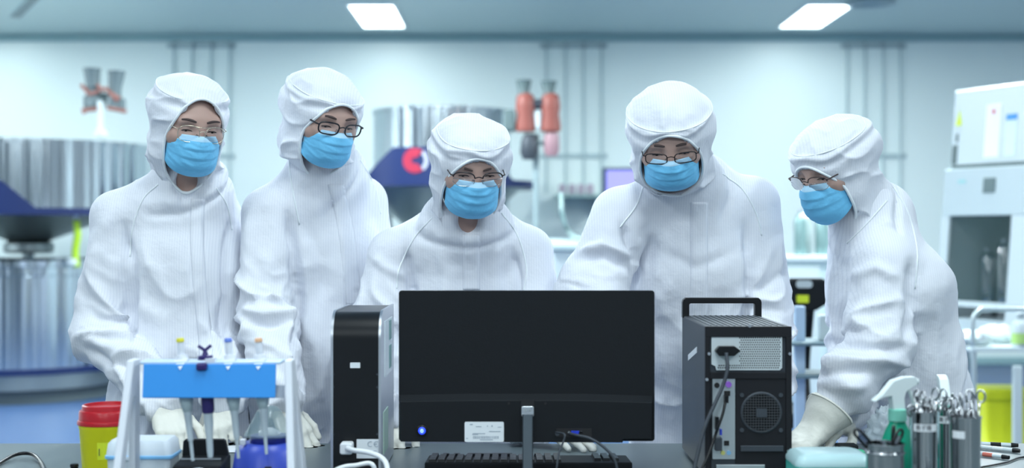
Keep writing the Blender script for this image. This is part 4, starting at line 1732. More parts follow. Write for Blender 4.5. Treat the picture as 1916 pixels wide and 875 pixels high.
# ---------------------------------------------------------------- pipette rack
RD = 2.50
ra = 1000.0
rx_ = (400 - 958) / ra
rack = root('pipette_rack', (rx_, RD, TZ), 'white pipette stand with splayed legs and blue panel at the left front', 'pipette rack')
wx = lambda px: (px - 400) / ra
wz = lambda py: (1.31 - (py - 437.5) / ra) - TZ
M_RACKW = mat('rack_white', (.74, .78, .86), rough=.35)
M_RACKB = mat('rack_blue', (.035, .30, .80), rough=.4)
for s in (-1, 1):
    xo = .142 if s > 0 else -.150
    # an upside-down V plate: two legs joined at the top
    lg = MB()
    pr = [(-.021, .276), (.021, .276), (.085, 0), (.052, 0), (.004, .205), (-.004, .205), (-.052, 0), (-.085, 0)]
    V = []
    n = len(pr)
    for t in (-.007, .007):
        for y, z in pr:
            V.append((xo + t + s * .018 * (1 - z / .276), y, z))
    F = [tuple(range(n - 1, -1, -1)), tuple(range(n, 2 * n))] + [(i, (i + 1) % n, n + (i + 1) % n, n + i) for i in range(n)]
    o = MB().add(V, F).build('leg', M_RACKW, rack, bevel=.003)
b = MB()
b.box((wx(397), -.023, wz(710)), (.246, .005, .062), rot=(math.radians(-8), 0, 0))
b.build('blue_panel', M_RACKB, rack, bevel=.0015)
b = MB()
b.box((wx(397), .008, wz(677)), (.262, .052, .006))
b.build('top_rail', mat('rail_pale', (.55, .70, .88), rough=.3), rack, bevel=.002)
b = MB().box((wx(397), .026, wz(735)), (.262, .004, .025))
b.build('rear_rail', M_RACKW, rack, bevel=.001)


def pipette(px, cap, cap_m, tipy, body_m, label, kind=0, lean=0.0):
    r = root('pipette', (rx_ + wx(px), RD - .002, TZ + wz(677)), label, 'pipette', 'pipettes hanging in the blue and white rack', rot=(0, lean, 0))
    # plunger
    if kind == 0:
        b = MB().lathe([(.0058, .012), (.0068, .02), (.0062, .036), (.0055, .040)], n=20)
        b.build('plunger_shaft', M_RACKW, r, auto=40)
        MB().lathe([(.0072, .038), (.0075, .042), (.006, .0455)], n=20).build('plunger_button', cap_m, r, auto=40)
        b = MB()
        b.lathe([(.0105, -.002), (.0125, .004), (.0105, .014)], n=20)
        b.add([(-.013, -.012, .006), (.013, -.012, .006), (0, -.024, -.012), (-.013, -.006, .006), (.013, -.006, .006), (0, -.018, -.012)],
              [(0, 1, 2), (5, 4, 3), (0, 3, 4, 1), (1, 4, 5, 2), (2, 5, 3, 0)])
        b.build('finger_hook', M_RACKW, r)
        L = tipy
        b = MB().lathe([(.004, -L * .52), (.0085, -L * .50), (.0125, -L * .40), (.0150, -.055), (.0135, -.02), (.012, -.002)], n=24)
        b.build('handle', body_m, r, auto=50)
        b = MB().lathe([(.0030, -L), (.0034, -L * .80), (.0052, -L * .795), (.0070, -L * .55), (.0082, -L * .50)], n=20)
        b.build('tip_cone', mat('cone_grey', (.52, .60, .66), rough=.4), r, auto=50)
    else:
        b = MB()
        b.lathe([(.012, .002), (.0145, .006), (.0135, .012), (.006, .014), (.004, .02), (.004, .026)], n=20)
        for s in (-1, 1):
            b.tube([(s * -.003, 0, .020), (s * .012, 0, .031)], .0032, 8)
        b.build('plunger_button', cap_m, r, auto=50)
        b = MB()
        b.lathe([(.0135, -.002), (.0150, .002), (.0135, .007)], n=20)
        b.box((.012, -.008, .004), (.018, .016, .008))
        b.build('finger_hook', M_RACKW, r)
        b = MB().box((-.002, -.022, -.006), (.020, .014, .014)).build('navy_collar', cap_m, r, bevel=.004)
        L = tipy
        b = MB().lathe([(.010, -.095), (.0118, -.090), (.0122, -.03), (.011, -.002)], n=24).build('handle', cap_m, r, auto=50)
        b = MB().lathe([(.0048, -L), (.0060, -L + .012), (.0062, -L * .80), (.0085, -.115), (.0085, -.093)], n=20)
        b.build('tip_cone', mat('cone_grey', (.52, .60, .66), rough=.4), r, auto=50)
    return r


M_PBODY = mat('pipette_grey', (.42, .52, .56), rough=.4)
pipette(342, 0, mat('cap_yellow', (.75, .70, .05), rough=.4), .185, M_PBODY, 'grey pipette with a yellow button, leftmost in the rack', lean=math.radians(-6))
pipette(385, 0, mat('cap_navy', (.03, .02, .14), rough=.35), .178, M_PBODY, 'pipette with dark navy handle and forked navy button', kind=1, lean=math.radians(-3))
pipette(431, 0, mat('cap_blue', (.15, .25, .72), rough=.4), .180, M_PBODY, 'grey pipette with a blue button', lean=math.radians(-5))
pipette(487, 0, mat('cap_orange', (.80, .48, .28), rough=.4), .172, M_PBODY, 'grey pipette with a pale orange button, rightmost in the rack', lean=math.radians(-4))

# ---------------------------------------------------------------- sharps bin
sb = root('sharps_bin', ((201 - 958) / FPX * 2.83, 2.83, TZ), 'round yellow sharps bin with a red screw lid at the left', 'sharps container')
M_YEL = mat('sharps_yellow', (.90, .87, .012), rough=.4)
M_RED = mat('sharps_red', (.46, .015, .025), rough=.3)
MB().lathe([(.046, 0), (.048, .003), (.0545, .112), (.0560, .114), (.0560, .123), (.054, .124)], n=56).build('tub', M_YEL, sb, auto=40)
MB().lathe([(.0585, .121), (.0590, .124), (.0575, .130), (.0555, .131), (.0550, .150), (.0535, .153), (.0500, .154), (.0490, .164), (.0470, .166), (.0440, .166), (.043, .160), (.001, .159)], n=56, capb=True).build('lid', M_RED, sb, auto=35)
b = MB()
for k in range(8):
    a = math.radians(-95 + k * 6)
    a2 = math.radians(-95 + (k + 1) * 6)
    rr = lambda z: .048 + (.0545 - .048) * (z - .003) / .109 + .0004
    b.add([(rr(z) * math.cos(q), rr(z) * math.sin(q), z) for q, z in ((a, .045), (a2, .045), (a2, .085), (a, .085))], [(0, 1, 2, 3)])
hl = b.build('hazard_label', mat('label_lime', (.70, .80, .03), rough=.5), sb)
b = MB()
for ang, z, w, h in ((-90, .063, .0012, .016), (-72, .066, .004, .002), (-68, .062, .002, .006), (-62, .078, .003, .003)):
    a = math.radians(ang)
    b.box((.0535 * math.cos(a), .0535 * math.sin(a), z), (w, .0012, h), rot=(0, 0, a + math.pi / 2))
b.build('print', M_INK, hl)

sb.scale = (1.05, 1.05, .905)
# ---------------------------------------------------------------- pipette tip box
tb = root('tip_box', ((269 - 958) / FPX * 2.665, 2.665, TZ), 'translucent white tip box with pale blue rim between sharps bin and black block', 'tip box')
M_TIPB = mat('frosted_plastic', (.74, .82, .90), rough=.35, alpha=.88)
MB().prism(rrect(.118, .085, .010, 5), lambda x, y, z: (x * (1 - .04 * (1 - z / .1)), y, z), 0, .085).build('base_tray', M_TIPB, tb)
MB().prism(rrect(.126, .092, .012, 5), lambda x, y, z: (x, y, z), .085, .094).build('blue_rim', mat('tip_blue', (.22, .52, .86), rough=.35), tb, bevel=.002)
b = MB()
V = []
F = []
pr_ = rrect(.122, .088, .012, 5)
n = len(pr_)
for z, s in ((.094, 1.0), (.122, .95), (.130, .86)):
    V += [(x * s, y * s, z) for x, y in pr_]
F = [(j * n + i, j * n + (i + 1) % n, (j + 1) * n + (i + 1) % n, (j + 1) * n + i) for j in range(2) for i in range(n)] + [tuple(2 * n + i for i in range(n))]
mk('lid', V, F, M_TIPB, tb, smooth=True, auto=50)
MB().box((-.022, -.047, .088), (.020, .003, .010)).build('latch', M_TIPB, tb, bevel=.001)

tb.scale = (1.06, 1.0, .80)
# ---------------------------------------------------------------- black heating block
hb = root('tube_box', ((381 - 958) / 943, 2.65, TZ), 'small black instrument box with hinged back cover behind the pipette tips', 'instrument')
hzz = lambda py: (1.31 - (py - 437.5) / 943) - TZ
b = MB()
b.prism([(-.050, 0), (-.050, .040), (-.045, hzz(864)), (.03, hzz(856)), (.05, hzz(856)), (.05, 0)], lambda y, z, x: (x, y, z), -.050, .044)
b.build('base', M_BLK, hb, bevel=.004)
b = MB()
b.prism([(-.050, hzz(858)), (.043, hzz(858)), (.036, hzz(829)), (.032, hzz(826)), (-.044, hzz(826)), (-.048, hzz(829))], lambda x, z, y: (x, y, z), .030, .045)
b.build('back_cover', M_BLK, hb, bevel=.002)
MB().box((-.004, -.005, hzz(857)), (.080, .003, .003)).build('chrome_strip', M_SILV, hb)
b = MB().tube([(.0 + .028 * math.cos(a), -.048 + .006 * math.cos(a), hzz(892) + .026 * math.sin(a)) for a in np.linspace(.2, math.pi - .2, 14)], .0015, 8)
b.build('dial_ring', M_SILV, hb, smooth=True)

# ---------------------------------------------------------------- mini centrifuge
cf = root('mini_centrifuge', ((506 - 958) / 935, 2.66, TZ), 'blue mini centrifuge with smoky dome lid behind right leg of pipette stand', 'centrifuge')
czz = lambda py: (1.31 - (py - 437.5) / 935) - TZ
M_CFB = mat('centrifuge_blue', (.045, .085, .52), rough=.35)
b = MB()
b.lathe([(.074, 0), (.078, .004), (.076, .02), (.066, czz(838)), (.052, czz(826)), (.050, czz(824))], n=48)
mk('body', [(v[0], v[1] * .95, v[2]) for v in b.V], b.F, M_CFB, cf, auto=50)
MB().lathe([(.036, czz(826)), (.0375, czz(824)), (.0375, czz(813)), (.036, czz(811))], n=40).build('navy_ring', mat('ring_navy', (.02, .03, .25), rough=.3), cf, auto=40)
M_SMOKE = mat('smoky_clear', (.30, .42, .45), rough=.12, alpha=.42)
MB().lathe([(.050, czz(812)), (.050, czz(808)), (.044, czz(800)), (.032, czz(780)), (.024, czz(766)), (.014, czz(758)), (.001, czz(756))], n=40).build('dome_lid', M_SMOKE, cf, smooth=True)
b = MB().lathe([(.004, czz(824)), (.022, czz(818)), (.020, czz(804)), (.007, czz(798))], n=24)
b.build('rotor', M_RACKW, cf, smooth=True)
MB().box((-.046, -.03, czz(820)), (.012, .012, .012)).build('lid_catch', M_RACKW, cf, bevel=.002)
MB().box((.012, -.078, czz(868)), (.014, .010, .022)).build('rocker_switch', M_BLK2, cf, bevel=.002)

# paper slip under the black box
ps = hand_on(432, 838)
b = MB()
for i in range(9):
    pass
V = []
for j in range(9):
    for i in range(9):
        u, v = i / 8 - .5, j / 8 - .5
        V.append((ps[0] + u * .12 + v * .03, ps[1] + v * .10 - .02, TZ + .001 + .004 * (u + .5) ** 2 * (1 + math.sin(v * 5))))
F = [(j * 9 + i, j * 9 + i + 1, (j + 1) * 9 + i + 1, (j + 1) * 9 + i) for j in range(8) for i in range(8)]
o = mk('paper_sheet', V, F, mat('white_paper', (.82, .85, .90), rough=.7), smooth=True)
so_ = o.modifiers.new('t', 'SOLIDIFY')
so_.thickness = .0006
tag(o, 'loose white paper sheet on the bench beside the blue centrifuge', 'paper')

# cables at the left edge
pc = [hand_on(-40, 895), hand_on(-5, 872), hand_on(28, 858) + [0, 0, .005], hand_on(58, 857) + [0, 0, .006], hand_on(76, 868) + [0, 0, .002], hand_on(84, 890), hand_on(80, 940)]
b = MB().tube(smooth_path([p_ + np.array([0, 0, .0042]) for p_ in pc]), .0042, 10)
tag(b.build('black_cable', M_BLK2, smooth=True), 'black cable arching on the grey bench at the far left edge', 'cable')
p0 = hand_on(139, 882)
r = root('rubber_stopper', (p0[0], p0[1], TZ), 'small black rubber stopper beside the yellow sharps bin', 'stopper')
MB().lathe([(.007, 0), (.009, .003), (.008, .010)], n=24).build('stem', M_BLK, r, auto=40)
MB().lathe([(.0078, .010), (.0095, .012), (.0085, .017), (.003, .018)], n=24).build('cap', M_BLK2, r, auto=40)

# ---------------------------------------------------------------- right side: spray bottles
M_GRN = mat('green_liquid_bottle', (.02, .40, .25), rough=.18, trans=.25, ior=1.35)
M_SPR = mat('sprayer_white', (.70, .80, .82), rough=.4)


def spray_bottle(px, d, topy, label, rz, sc=1.0):
    x = (px - 958) / FPX * d
    r = root('spray_bottle', (x, d, TZ), label, 'spray bottle', 'green spray bottles', rot=(0, 0, rz))
    H = (1.31 - (topy - 437.5) / FPX * d) - TZ
    k = H / .255
    b = MB()
    b.lathe([(.030, 0), (.034, .004), (.0345, .10), (.032, .130), (.024, .152), (.0165, .166), (.0155, .176)], n=40)
    mk('bottle', [(v[0] * k, v[1] * k * .8, v[2] * k) for v in b.V], b.F, M_GRN, r, auto=50)
    MB().lathe([(.0172 * k, .170 * k), (.0178 * k, .174 * k), (.0172 * k, .192 * k), (.012 * k, .194 * k)], n=28).build('screw_collar', mat('collar_mint', (.22, .62, .50), rough=.4), r, auto=40)
    # sprayer head profile (side view), nozzle towards +x
    pf_ = [(-.012, .192), (.012, .192), (.0105, .214), (.014, .226), (.030, .236), (.036, .238), (.038, .250), (.032, .2545), (.012, .2545), (-.012, .248), (-.034, .2235), (-.051, .2105), (-.051, .2075), (-.032, .2165), (-.016, .2185)]
    hd_ = MB().prism([(a * k, z * k) for a, z in pf_], lambda a, z, d_: (a, d_, z), -.0095 * k, .0095 * k)
    hd_.build('sprayer_head', M_SPR, r, bevel=.003)
    b = MB().tube(smooth_path([(.020 * k, 0, .232 * k), (.028 * k, 0, .222 * k), (.034 * k, 0, .208 * k), (.037 * k, 0, .198 * k)], 5), .0042 * k, 8)
    b.build('trigger', M_SPR, r, smooth=True)
    MB().cyl((.036 * k, 0, .2445 * k), (.043 * k, 0, .2445 * k), .006 * k, n=14).build('nozzle', M_SPR, r)
    return r


spray_bottle(1679, 2.48, 704, 'green spray bottle with white trigger head, nearer of the two', math.radians(12))
spray_bottle(1765, 2.60, 703, 'green spray bottle standing between the steel instrument cups', math.radians(80))


def steel_cup(px, d, rimy, rad, label, lab_y=None, lab_a=(-140, -40), glyphs=True, taper=.9):
    x = (px - 958) / FPX * d
    z1 = (1.31 - (rimy - 437.5) / FPX * d) - TZ
    r = root('steel_cup', (x, d, TZ), label, 'instrument cup', 'steel cups of instruments')
    b = MB().lathe([(rad * taper * .95, 0), (rad * taper, .003), (rad * .985, z1 - .004), (rad * 1.03, z1 - .002), (rad * 1.03, z1), (rad * .96, z1), (rad * .94, z1 - .004), (rad * taper * .92, .006)], n=48)
    b.build('cup', M_STEEL, r, auto=40)
    if lab_y:
        zc_ = (1.31 - (lab_y - 437.5) / FPX * d) - TZ
        rr = rad * (taper + (.985 - taper) * zc_ / z1) + .0006
        b = MB()
        n = 12
        for k in range(n):
            a, a2 = [math.radians(lab_a[0] + (lab_a[1] - lab_a[0]) * q / n) for q in (k, k + 1)]
            b.add([(rr * math.cos(q), rr * math.sin(q), z) for q, z in ((a, zc_ - .0065), (a2, zc_ - .0065), (a2, zc_ + .0065), (a, zc_ + .0065))], [(0, 1, 2, 3)])
        lb = b.build('paper_label', M_LABEL, r)
        if glyphs:
            V, F = text_mesh('\u955c\u5b50\u68af' if False else '\u76f4\u5b50\u954a', .0095)
            pts = []
            for v in V:
                a = math.radians((lab_a[0] + lab_a[1]) / 2 - 12) + v[0] / rr
                pts.append(((rr + .0004 + v[2]) * math.cos(a), (rr + .0004 + v[2]) * math.sin(a), zc_ + v[1]))
            if pts:
                mk('lettering', pts, F, M_INK, lb, smooth=False)
    return r, z1, x


# ring-handled scissors and straight forceps standing in the cups
def scissors(label):
    r = root('surgical_scissors', (0, 0, 0), label, 'scissors', 'ring handled scissors in the steel cups')
    for s in (-1, 1):
        b = MB()
        b.tube([(s * .009 + .0075 * math.cos(a), 0, -.009 + .0105 * math.sin(a)) for a in np.linspace(0, 2 * math.pi, 21)[:-1]], .0019, 8, closed=True)
        b.tube([(s * .007, 0, -.019), (s * .003, 0, -.05), (-s * .001, 0, -.09), (-s * .001, 0, -.13)], [.0019, .002, .0022, .0008], 8)
        b.build('blade_and_ring', M_STEEL, r, smooth=True)
    MB().tube([(0, -.003, -.085), (0, .003, -.085)], .0026, 10).build('pivot_screw', M_STEEL, r)
    return r


def forceps(label):
    r = root('forceps', (0, 0, 0), label, 'forceps', 'steel forceps in the cups')
    for s in (-1, 1):
        b = MB()
        b.tube(smooth_path([(0, 0, 0), (s * .004, 0, -.02), (s * .005, 0, -.06), (s * .001, 0, -.125)], 5), .0018, 6)
        b.build('arm', M_STEEL, r, smooth=True)
    MB().lathe([(.001, .004), (.0035, 0), (.003, -.006)], n=12).build('joint', M_STEEL, r, smooth=True)
    return r


cups = [steel_cup(1728, 2.40, 768, .0245, 'tall steel instrument cup with white label beside the green spray bottle', 797, (-150, -40)),
        steel_cup(1771, 2.52, 764, .0200, 'narrow steel cup between the two larger instrument cups', 783, (-150, -45)),
        steel_cup(1806, 2.38, 778, .0275, 'widest steel instrument cup at the right of the row', 810, (-160, -110), glyphs=False)]
rs = random.Random(11)
sc0 = fc0 = None
where = ('labelled cup beside the spray bottle', 'narrow middle cup', 'widest right hand cup')
for ci, ((cr, z1, cxx), nt, d_) in enumerate(zip(cups, (7, 5, 9), (2.40, 2.52, 2.38))):
    rad = (.0245, .0200, .0275)[ci]
    for t in range(nt):
        a = 2 * math.pi * t / nt + .4
        rr = rad * (.55 if t % 2 else .62)
        h = z1 + .006 + rs.random() * (.030 if ci < 2 else .040)
        kind = (t + ci) % 3
        if kind < 2:
            lab = 'ring handled steel scissors standing in the %s' % where[ci]
            if sc0 is None:
                o = sc0 = scissors(lab)
            else:
                o = copy_tree(sc0)
        else:
            lab = 'steel forceps standing in the %s' % where[ci]
            if fc0 is None:
                o = fc0 = forceps(lab)
            else:
                o = copy_tree(fc0)
        o['label'] = lab
        o['group'] = ('scissors' if kind < 2 else 'forceps') + ' in the ' + where[ci]
        o.location = (cxx + rr * math.cos(a), d_ + rr * math.sin(a), TZ + h)
        o.rotation_euler = (math.radians(rs.uniform(-5, 5)), math.radians(rs.uniform(-6, 6)) + .08 * math.cos(a), rs.uniform(0, 3.1))

# low steel mug with clips
mug, mz, mxx = steel_cup(1656, 2.35, 828, .0330, 'short steel mug with a rolled rim in front of the spray bottle', None, taper=.97)
b = MB().tube([(mxx * 0 + .0335 * math.cos(a), .0335 * math.sin(a), mz - .016) for a in np.linspace(0, 2 * math.pi, 41)[:-1]], .0018, 8, closed=True)
b.build('rolled_band', M_STEEL, mug, smooth=True)


def bulldog(px, d, py, label, lean, ry=0.0, sc=1.0):
    p_ = P(px, py, d)
    r = root('spring_clip', tuple(p_), label, 'clip', 'clips in the steel mug', rot=(0, lean, ry))
    b = MB()
    pts = [(-.006 * sc, 0, -.05 * sc), (-.006 * sc, 0, -.004 * sc), (-.004 * sc, 0, .001), (0, 0, .003), (.004 * sc, 0, .001), (.006 * sc, 0, -.004 * sc), (.006 * sc, 0, -.05 * sc)]
    b.tube(pts, .0026, 10)
    b.build('black_handle', M_BLK2, r, smooth=True)
    MB().box((0, 0, -.035 * sc), (.007, .004, .05 * sc)).build('steel_tongue', M_STEEL, r)
    return r


bulldog(1602, 2.35, 806, 'black spring clip leaning left out of the short steel mug', math.radians(-42), sc=1.0)
bulldog(1686, 2.36, 806, 'black clip leaning right out of the short steel mug', math.radians(35), .5)
bulldog(1672, 2.37, 800, 'upright black clip at the back of the short steel mug', math.radians(8), 1.0, .8)

# teal lidded box and small things at the bench edge
tlx = (1550 - 958) / FPX * 2.62
tl = root('plastic_box', (tlx, 2.62, TZ), 'low translucent teal plastic box beside the handled tower', 'box')
tzz = lambda py: (1.31 - (py - 437.5) / (FPX / 2.62)) - TZ
M_TEAL = mat('teal_plastic', (.22, .62, .60), rough=.3, alpha=.8)
MB().prism(rrect(.148, .12, .016, 5), lambda x, y, z: (x, y, z), 0, tzz(862)).build('tray', mat('teal_deep', (.05, .52, .44), rough=.3), tl, bevel=.003)
V = []
pr_ = rrect(.150, .122, .018, 5)
n = len(pr_)
for z, s in ((tzz(864), 1.0), (tzz(858), 1.0), (tzz(846), .90), (tzz(842), .72)):
    V += [(x * s, y * s, z) for x, y in pr_]
F = [(j * n + i, j * n + (i + 1) % n, (j + 1) * n + (i + 1) % n, (j + 1) * n + i) for j in range(3) for i in range(n)] + [tuple(3 * n + i for i in range(n)), tuple(range(n - 1, -1, -1))]
mk('lid', V, F, mat('lid_pale_teal', (.52, .74, .78), rough=.25, alpha=.9), tl, smooth=True, auto=50)
p_ = hand_on(1584, 846)
b = MB()
b.box((p_[0], p_[1], TZ + .010), (.046, .04, .020))
tag(b.build('black_case', M_BLK, bevel=.003), 'small flat black case behind the teal plastic box', 'case')
p_ = hand_on(1606, 850)
b = MB().prism(rrect(.020, .03, .003, 3), lambda x, y, z: (p_[0] + x, p_[1] - .01 + y, TZ + z), 0, .012)
tag(b.build('green_cap', mat('cap_green', (.05, .55, .28), rough=.4), bevel=.002), 'small green cap beside the black case', 'cap')


def crumple(name, c, r3, amp, m, seed, n=28):
    V = []
    for j in range(n + 1):
        th = math.pi * j / n
        for i in range(2 * n):
            ph = math.pi * i / n
            V.append((math.sin(th) * math.cos(ph), math.sin(th) * math.sin(ph), math.cos(th)))
    V = np.array(V)
    d = ridged(V * 3.1 + seed) ** 2 - .4 + .6 * (ridged(V * 7 + seed) ** 2 - .4)
    V = V * (1 + amp * d)[:, None] * np.array(r3)
    V[:, 2] = np.maximum(V[:, 2], -r3[2] * .8)
    F = [(j * 2 * n + i, j * 2 * n + (i + 1) % (2 * n), (j + 1) * 2 * n + (i + 1) % (2 * n), (j + 1) * 2 * n + i) for j in range(n) for i in range(2 * n)]
    return mk(name, V + np.array(c), F, m, smooth=True)


M_BAG = mat('clear_film', (.62, .72, .78), rough=.18, alpha=.42)
p_ = hand_on(1665, 846)
tag(crumple('plastic_bag', (p_[0], p_[1], TZ + .044), (.048, .03, .055), .38, M_BAG, 2.2), 'crumpled clear plastic bag behind the green spray bottle', 'plastic bag')

# pens
M_PENG = mat('pen_clear', (.62, .70, .74), rough=.2)


def pen(a, b_, grip, label):
    A, B = np.array(a), np.array(b_)
    A[2] = B[2] = TZ + .0056
    r = root('pen', tuple(A), label, 'pen', 'pens at the right end of the bench')
    d = unit(B - A)
    L = .14
    q = lambda t: d * (L * t)
    MB().tube([q(.30), q(.88)], .0050, 14).build('barrel', M_PENG, r, smooth=False, auto=40)
    MB().tube([q(.0), q(.04), q(.30)], [.0052, .0058, .0058], 14).build('cap', M_BLK2, r, auto=40)
    MB().tube([q(.88), q(.91), q(1.0)], [.0054, .0054, .0042], 14).build('end_plug', M_BLK2, r, auto=40)
    MB().tube([q(.55), q(.72)], .0052, 14).build('grip_band', grip, r, auto=40)
    return r


pen(hand_on(1798, 836), hand_on(1912, 848), mat('band_white', (.7, .75, .78), rough=.4), 'clear barrelled pen with white band, farther of the crossed pens')
pen(hand_on(1782, 846), hand_on(1888, 860), mat('band_red', (.60, .16, .12), rough=.4), 'clear barrelled pen with red band beside the widest steel cup')
pen(hand_on(1790, 826 + 6), hand_on(1930, 838), M_BLK2, 'dark pen lying nearest the rear bench edge')
pc = [hand_on(1825, 878), hand_on(1858, 872), hand_on(1886, 866), hand_on(1908, 858), hand_on(1935, 856)]
b = MB().tube(smooth_path([q + np.array([0, 0, .003]) for q in pc]), .0022, 8)
tag(b.build('thin_cord', M_BLK2, smooth=True), 'thin black cord on the bench at the right edge below the pens', 'cord')

# ---------------------------------------------------------------- background equipment
M_TANK = mat('tank_steel', (0.56, 0.63, 0.68), rough=0.16, metal=1.0, bump=1.0, bscale=1.0, stretch=(7, 7, .03))
_n = [q for q in M_TANK.node_tree.nodes if q.type == 'BUMP'][0]
_n.inputs['Distance'].default_value = .05
M_TANKD = mat('tank_steel_dull', (0.30, 0.35, 0.36), rough=0.35, metal=0.9)
M_NAVY = mat('navy_paint', (0.006, 0.018, 0.085), rough=0.4)
M_EQW = mat('equipment_white', (0.58, 0.66, 0.68), rough=0.4)
M_BASED = mat('plinth_dark', (0.09, 0.12, 0.13), rough=0.5)
M_RUB = mat('red_silicone', (0.26, 0.075, 0.06), rough=0.5)
M_GREYC = mat('grey_cap', (0.10, 0.145, 0.15), rough=0.5)


def ZP(py, d):
    return CAMZ - (py - 437.5) / FPX * d


def XP(px, d):
    return (px - 958.0) / FPX * d


def arc_plate(R, a0, a1, zlo, ztop, th, n=48):
    """curved plate on a cylinder, ztop(t) gives the upper edge"""
    V, F = [], []
    for i in range(n + 1):
        t = i / n
        a = a0 + (a1 - a0) * t
        for r, z in ((R, zlo), (R, ztop(t)), (R - th, ztop(t)), (R - th, zlo)):
            V.append((r * math.cos(a), r * math.sin(a), z))
    for i in range(n):
        for k in range(4):
            F.append((i * 4 + k, i * 4 + (k + 1) % 4, (i + 1) * 4 + (k + 1) % 4, (i + 1) * 4 + k))
    F += [(0, 1, 2, 3), (n * 4 + 3, n * 4 + 2, n * 4 + 1, n * 4)]
    return V, F


def hopper(x, d, rad, rbrim, ztop, zbrim, hump, hw, hflat, rcone, zcone, label):
    r = root('steel_hopper', (x, d, 0), label, 'hopper', 'steel hoppers at the back wall')
    MB().lathe([(rad, zbrim), (rad, ztop - .03), (rad + .012, ztop - .03), (rad + .012, ztop), (rad - .02, ztop), (rad - .02, ztop - .08), (.01, ztop - .08)], n=72).build('upper_drum', M_TANK, r, auto=35)
    b = MB()
    b.lathe([(rcone + .02, zbrim - .055), (rbrim, zbrim - .055), (rbrim, zbrim), (rad - .02, zbrim)], n=72)
    w = hw / rbrim
    f = hflat / rbrim

    def top(t):
        a = abs(t - .5) * 2 * w
        return zbrim - .02 + hump * np.clip((w - a) / max(w - f, 1e-3), 0, 1)
    V, F = arc_plate(rbrim, -math.pi / 2 - w, -math.pi / 2 + w, zbrim - .05, top, .05)
    b.add(V, F)
    ring = b.build('navy_collar', M_NAVY, r, auto=35)
    MB().lathe([(.16, zcone), (rcone, zbrim - .06), (rcone + .05, zbrim - .055)], n=64).build('discharge_cone', M_TANKD, r, auto=35)
    MB().lathe([(.17, zcone - .10), (.20, zcone - .08), (.20, zcone - .02), (.16, zcone)], n=32).build('outlet_flange', M_TANKD, r, auto=35)
    for s in (-1, 1):
        for q in (.35, .75):
            a = math.pi / 2 + s * q
            MB().tube([(rbrim * .93 * math.cos(a), rbrim * .93 * math.sin(a), 0), (rbrim * .93 * math.cos(a), rbrim * .93 * math.sin(a), zbrim - .05)], .05, 16).build('leg', M_EQW, r, auto=40)
    return r, ring


def drum(x, d, rad, z0, z1, label):
    r = root('steel_drum', (x, d, 0), label, 'drum', 'steel drums under the hoppers')
    MB().lathe([(rad, z0), (rad, z1 - .12), (rad - .01, z1 - .115), (rad - .01, z1 - .05), (rad + .03, z1 - .045), (rad + .03, z1), (rad - .05, z1), (rad - .06, z1 - .03), (.05, z1 - .02)], n=72).build('drum_body', M_TANK, r, auto=35)
    MB().lathe([(rad, z0 - .05), (rad + .02, z0 - .05), (rad + .02, z0), (rad, z0)], n=72, capb=False, capt=False).build('navy_band', M_NAVY, r, auto=35)
    MB().lathe([(rad - .02, .10), (rad, .11), (rad, z0 - .05)], n=72).build('steel_skirt', M_TANKD, r, auto=35)
    MB().lathe([(rad - .06, 0), (rad - .05, .10)], n=64).build('dark_plinth', M_BASED, r, auto=35)
    return r


hl_, ring_l = hopper(XP(2, 10.4), 11.0, 1.06, 1.07, ZP(258, 10.0), ZP(388, 10.0), .22, .44, .18, .66, ZP(452, 10.3), 'large steel hopper with navy collar at the far left edge')
drum(XP(2, 10.6), 11.0, .86, ZP(692, 10.15), ZP(488, 10.2), 'round steel drum standing on the floor below the left hopper')
hm_, ring_m = hopper(XP(822, 10.9), 11.3, .575, .82, ZP(196, 10.7), ZP(334, 10.5), .27, .70, .36, .66, ZP(455, 10.9), 'steel hopper with humped navy collar and red emblem behind the centre person')
drum(XP(822, 10.9), 11.3, .70, .30, ZP(500, 10.6), 'round steel drum standing below the middle hopper')
# emblem on the middle hopper's navy collar
ex, ez = XP(776, 10.5) - XP(822, 10.9), ZP(300, 10.5)
M_EMR = mat('emblem_red', (.32, .02, .05), rough=.4)
M_EMW = mat('emblem_white', (.34, .36, .44), rough=.4)


def on_ring(a, z, R=.822):
    ang = -math.pi / 2 + (ex + a) / .82
    return (R * math.cos(ang), R * math.sin(ang), ez + z)


b = MB()
n = 40
V, F = [], []
for i in range(n + 1):
    t = math.radians(50 + 260 * i / n)
    for q in (.024, .098):
        V.append(on_ring(q * math.cos(t), q * math.sin(t), .826))
for i in range(n):
    F.append((2 * i, 2 * i + 1, 2 * i + 3, 2 * i + 2))
eb = mk('red_emblem', V, F, M_EMR, ring_m, smooth=False)
V, F = [], []
for i in range(n + 1):
    t = math.radians(-58 + 116 * i / n)
    for q in (.058, .092):
        V.append(on_ring(.026 + q * math.cos(t) * .9, q * math.sin(t), .824))
for i in range(n):
    F.append((2 * i, 2 * i + 1, 2 * i + 3, 2 * i + 2))
mk('white_crescent', V, F, M_EMW, eb, smooth=False)


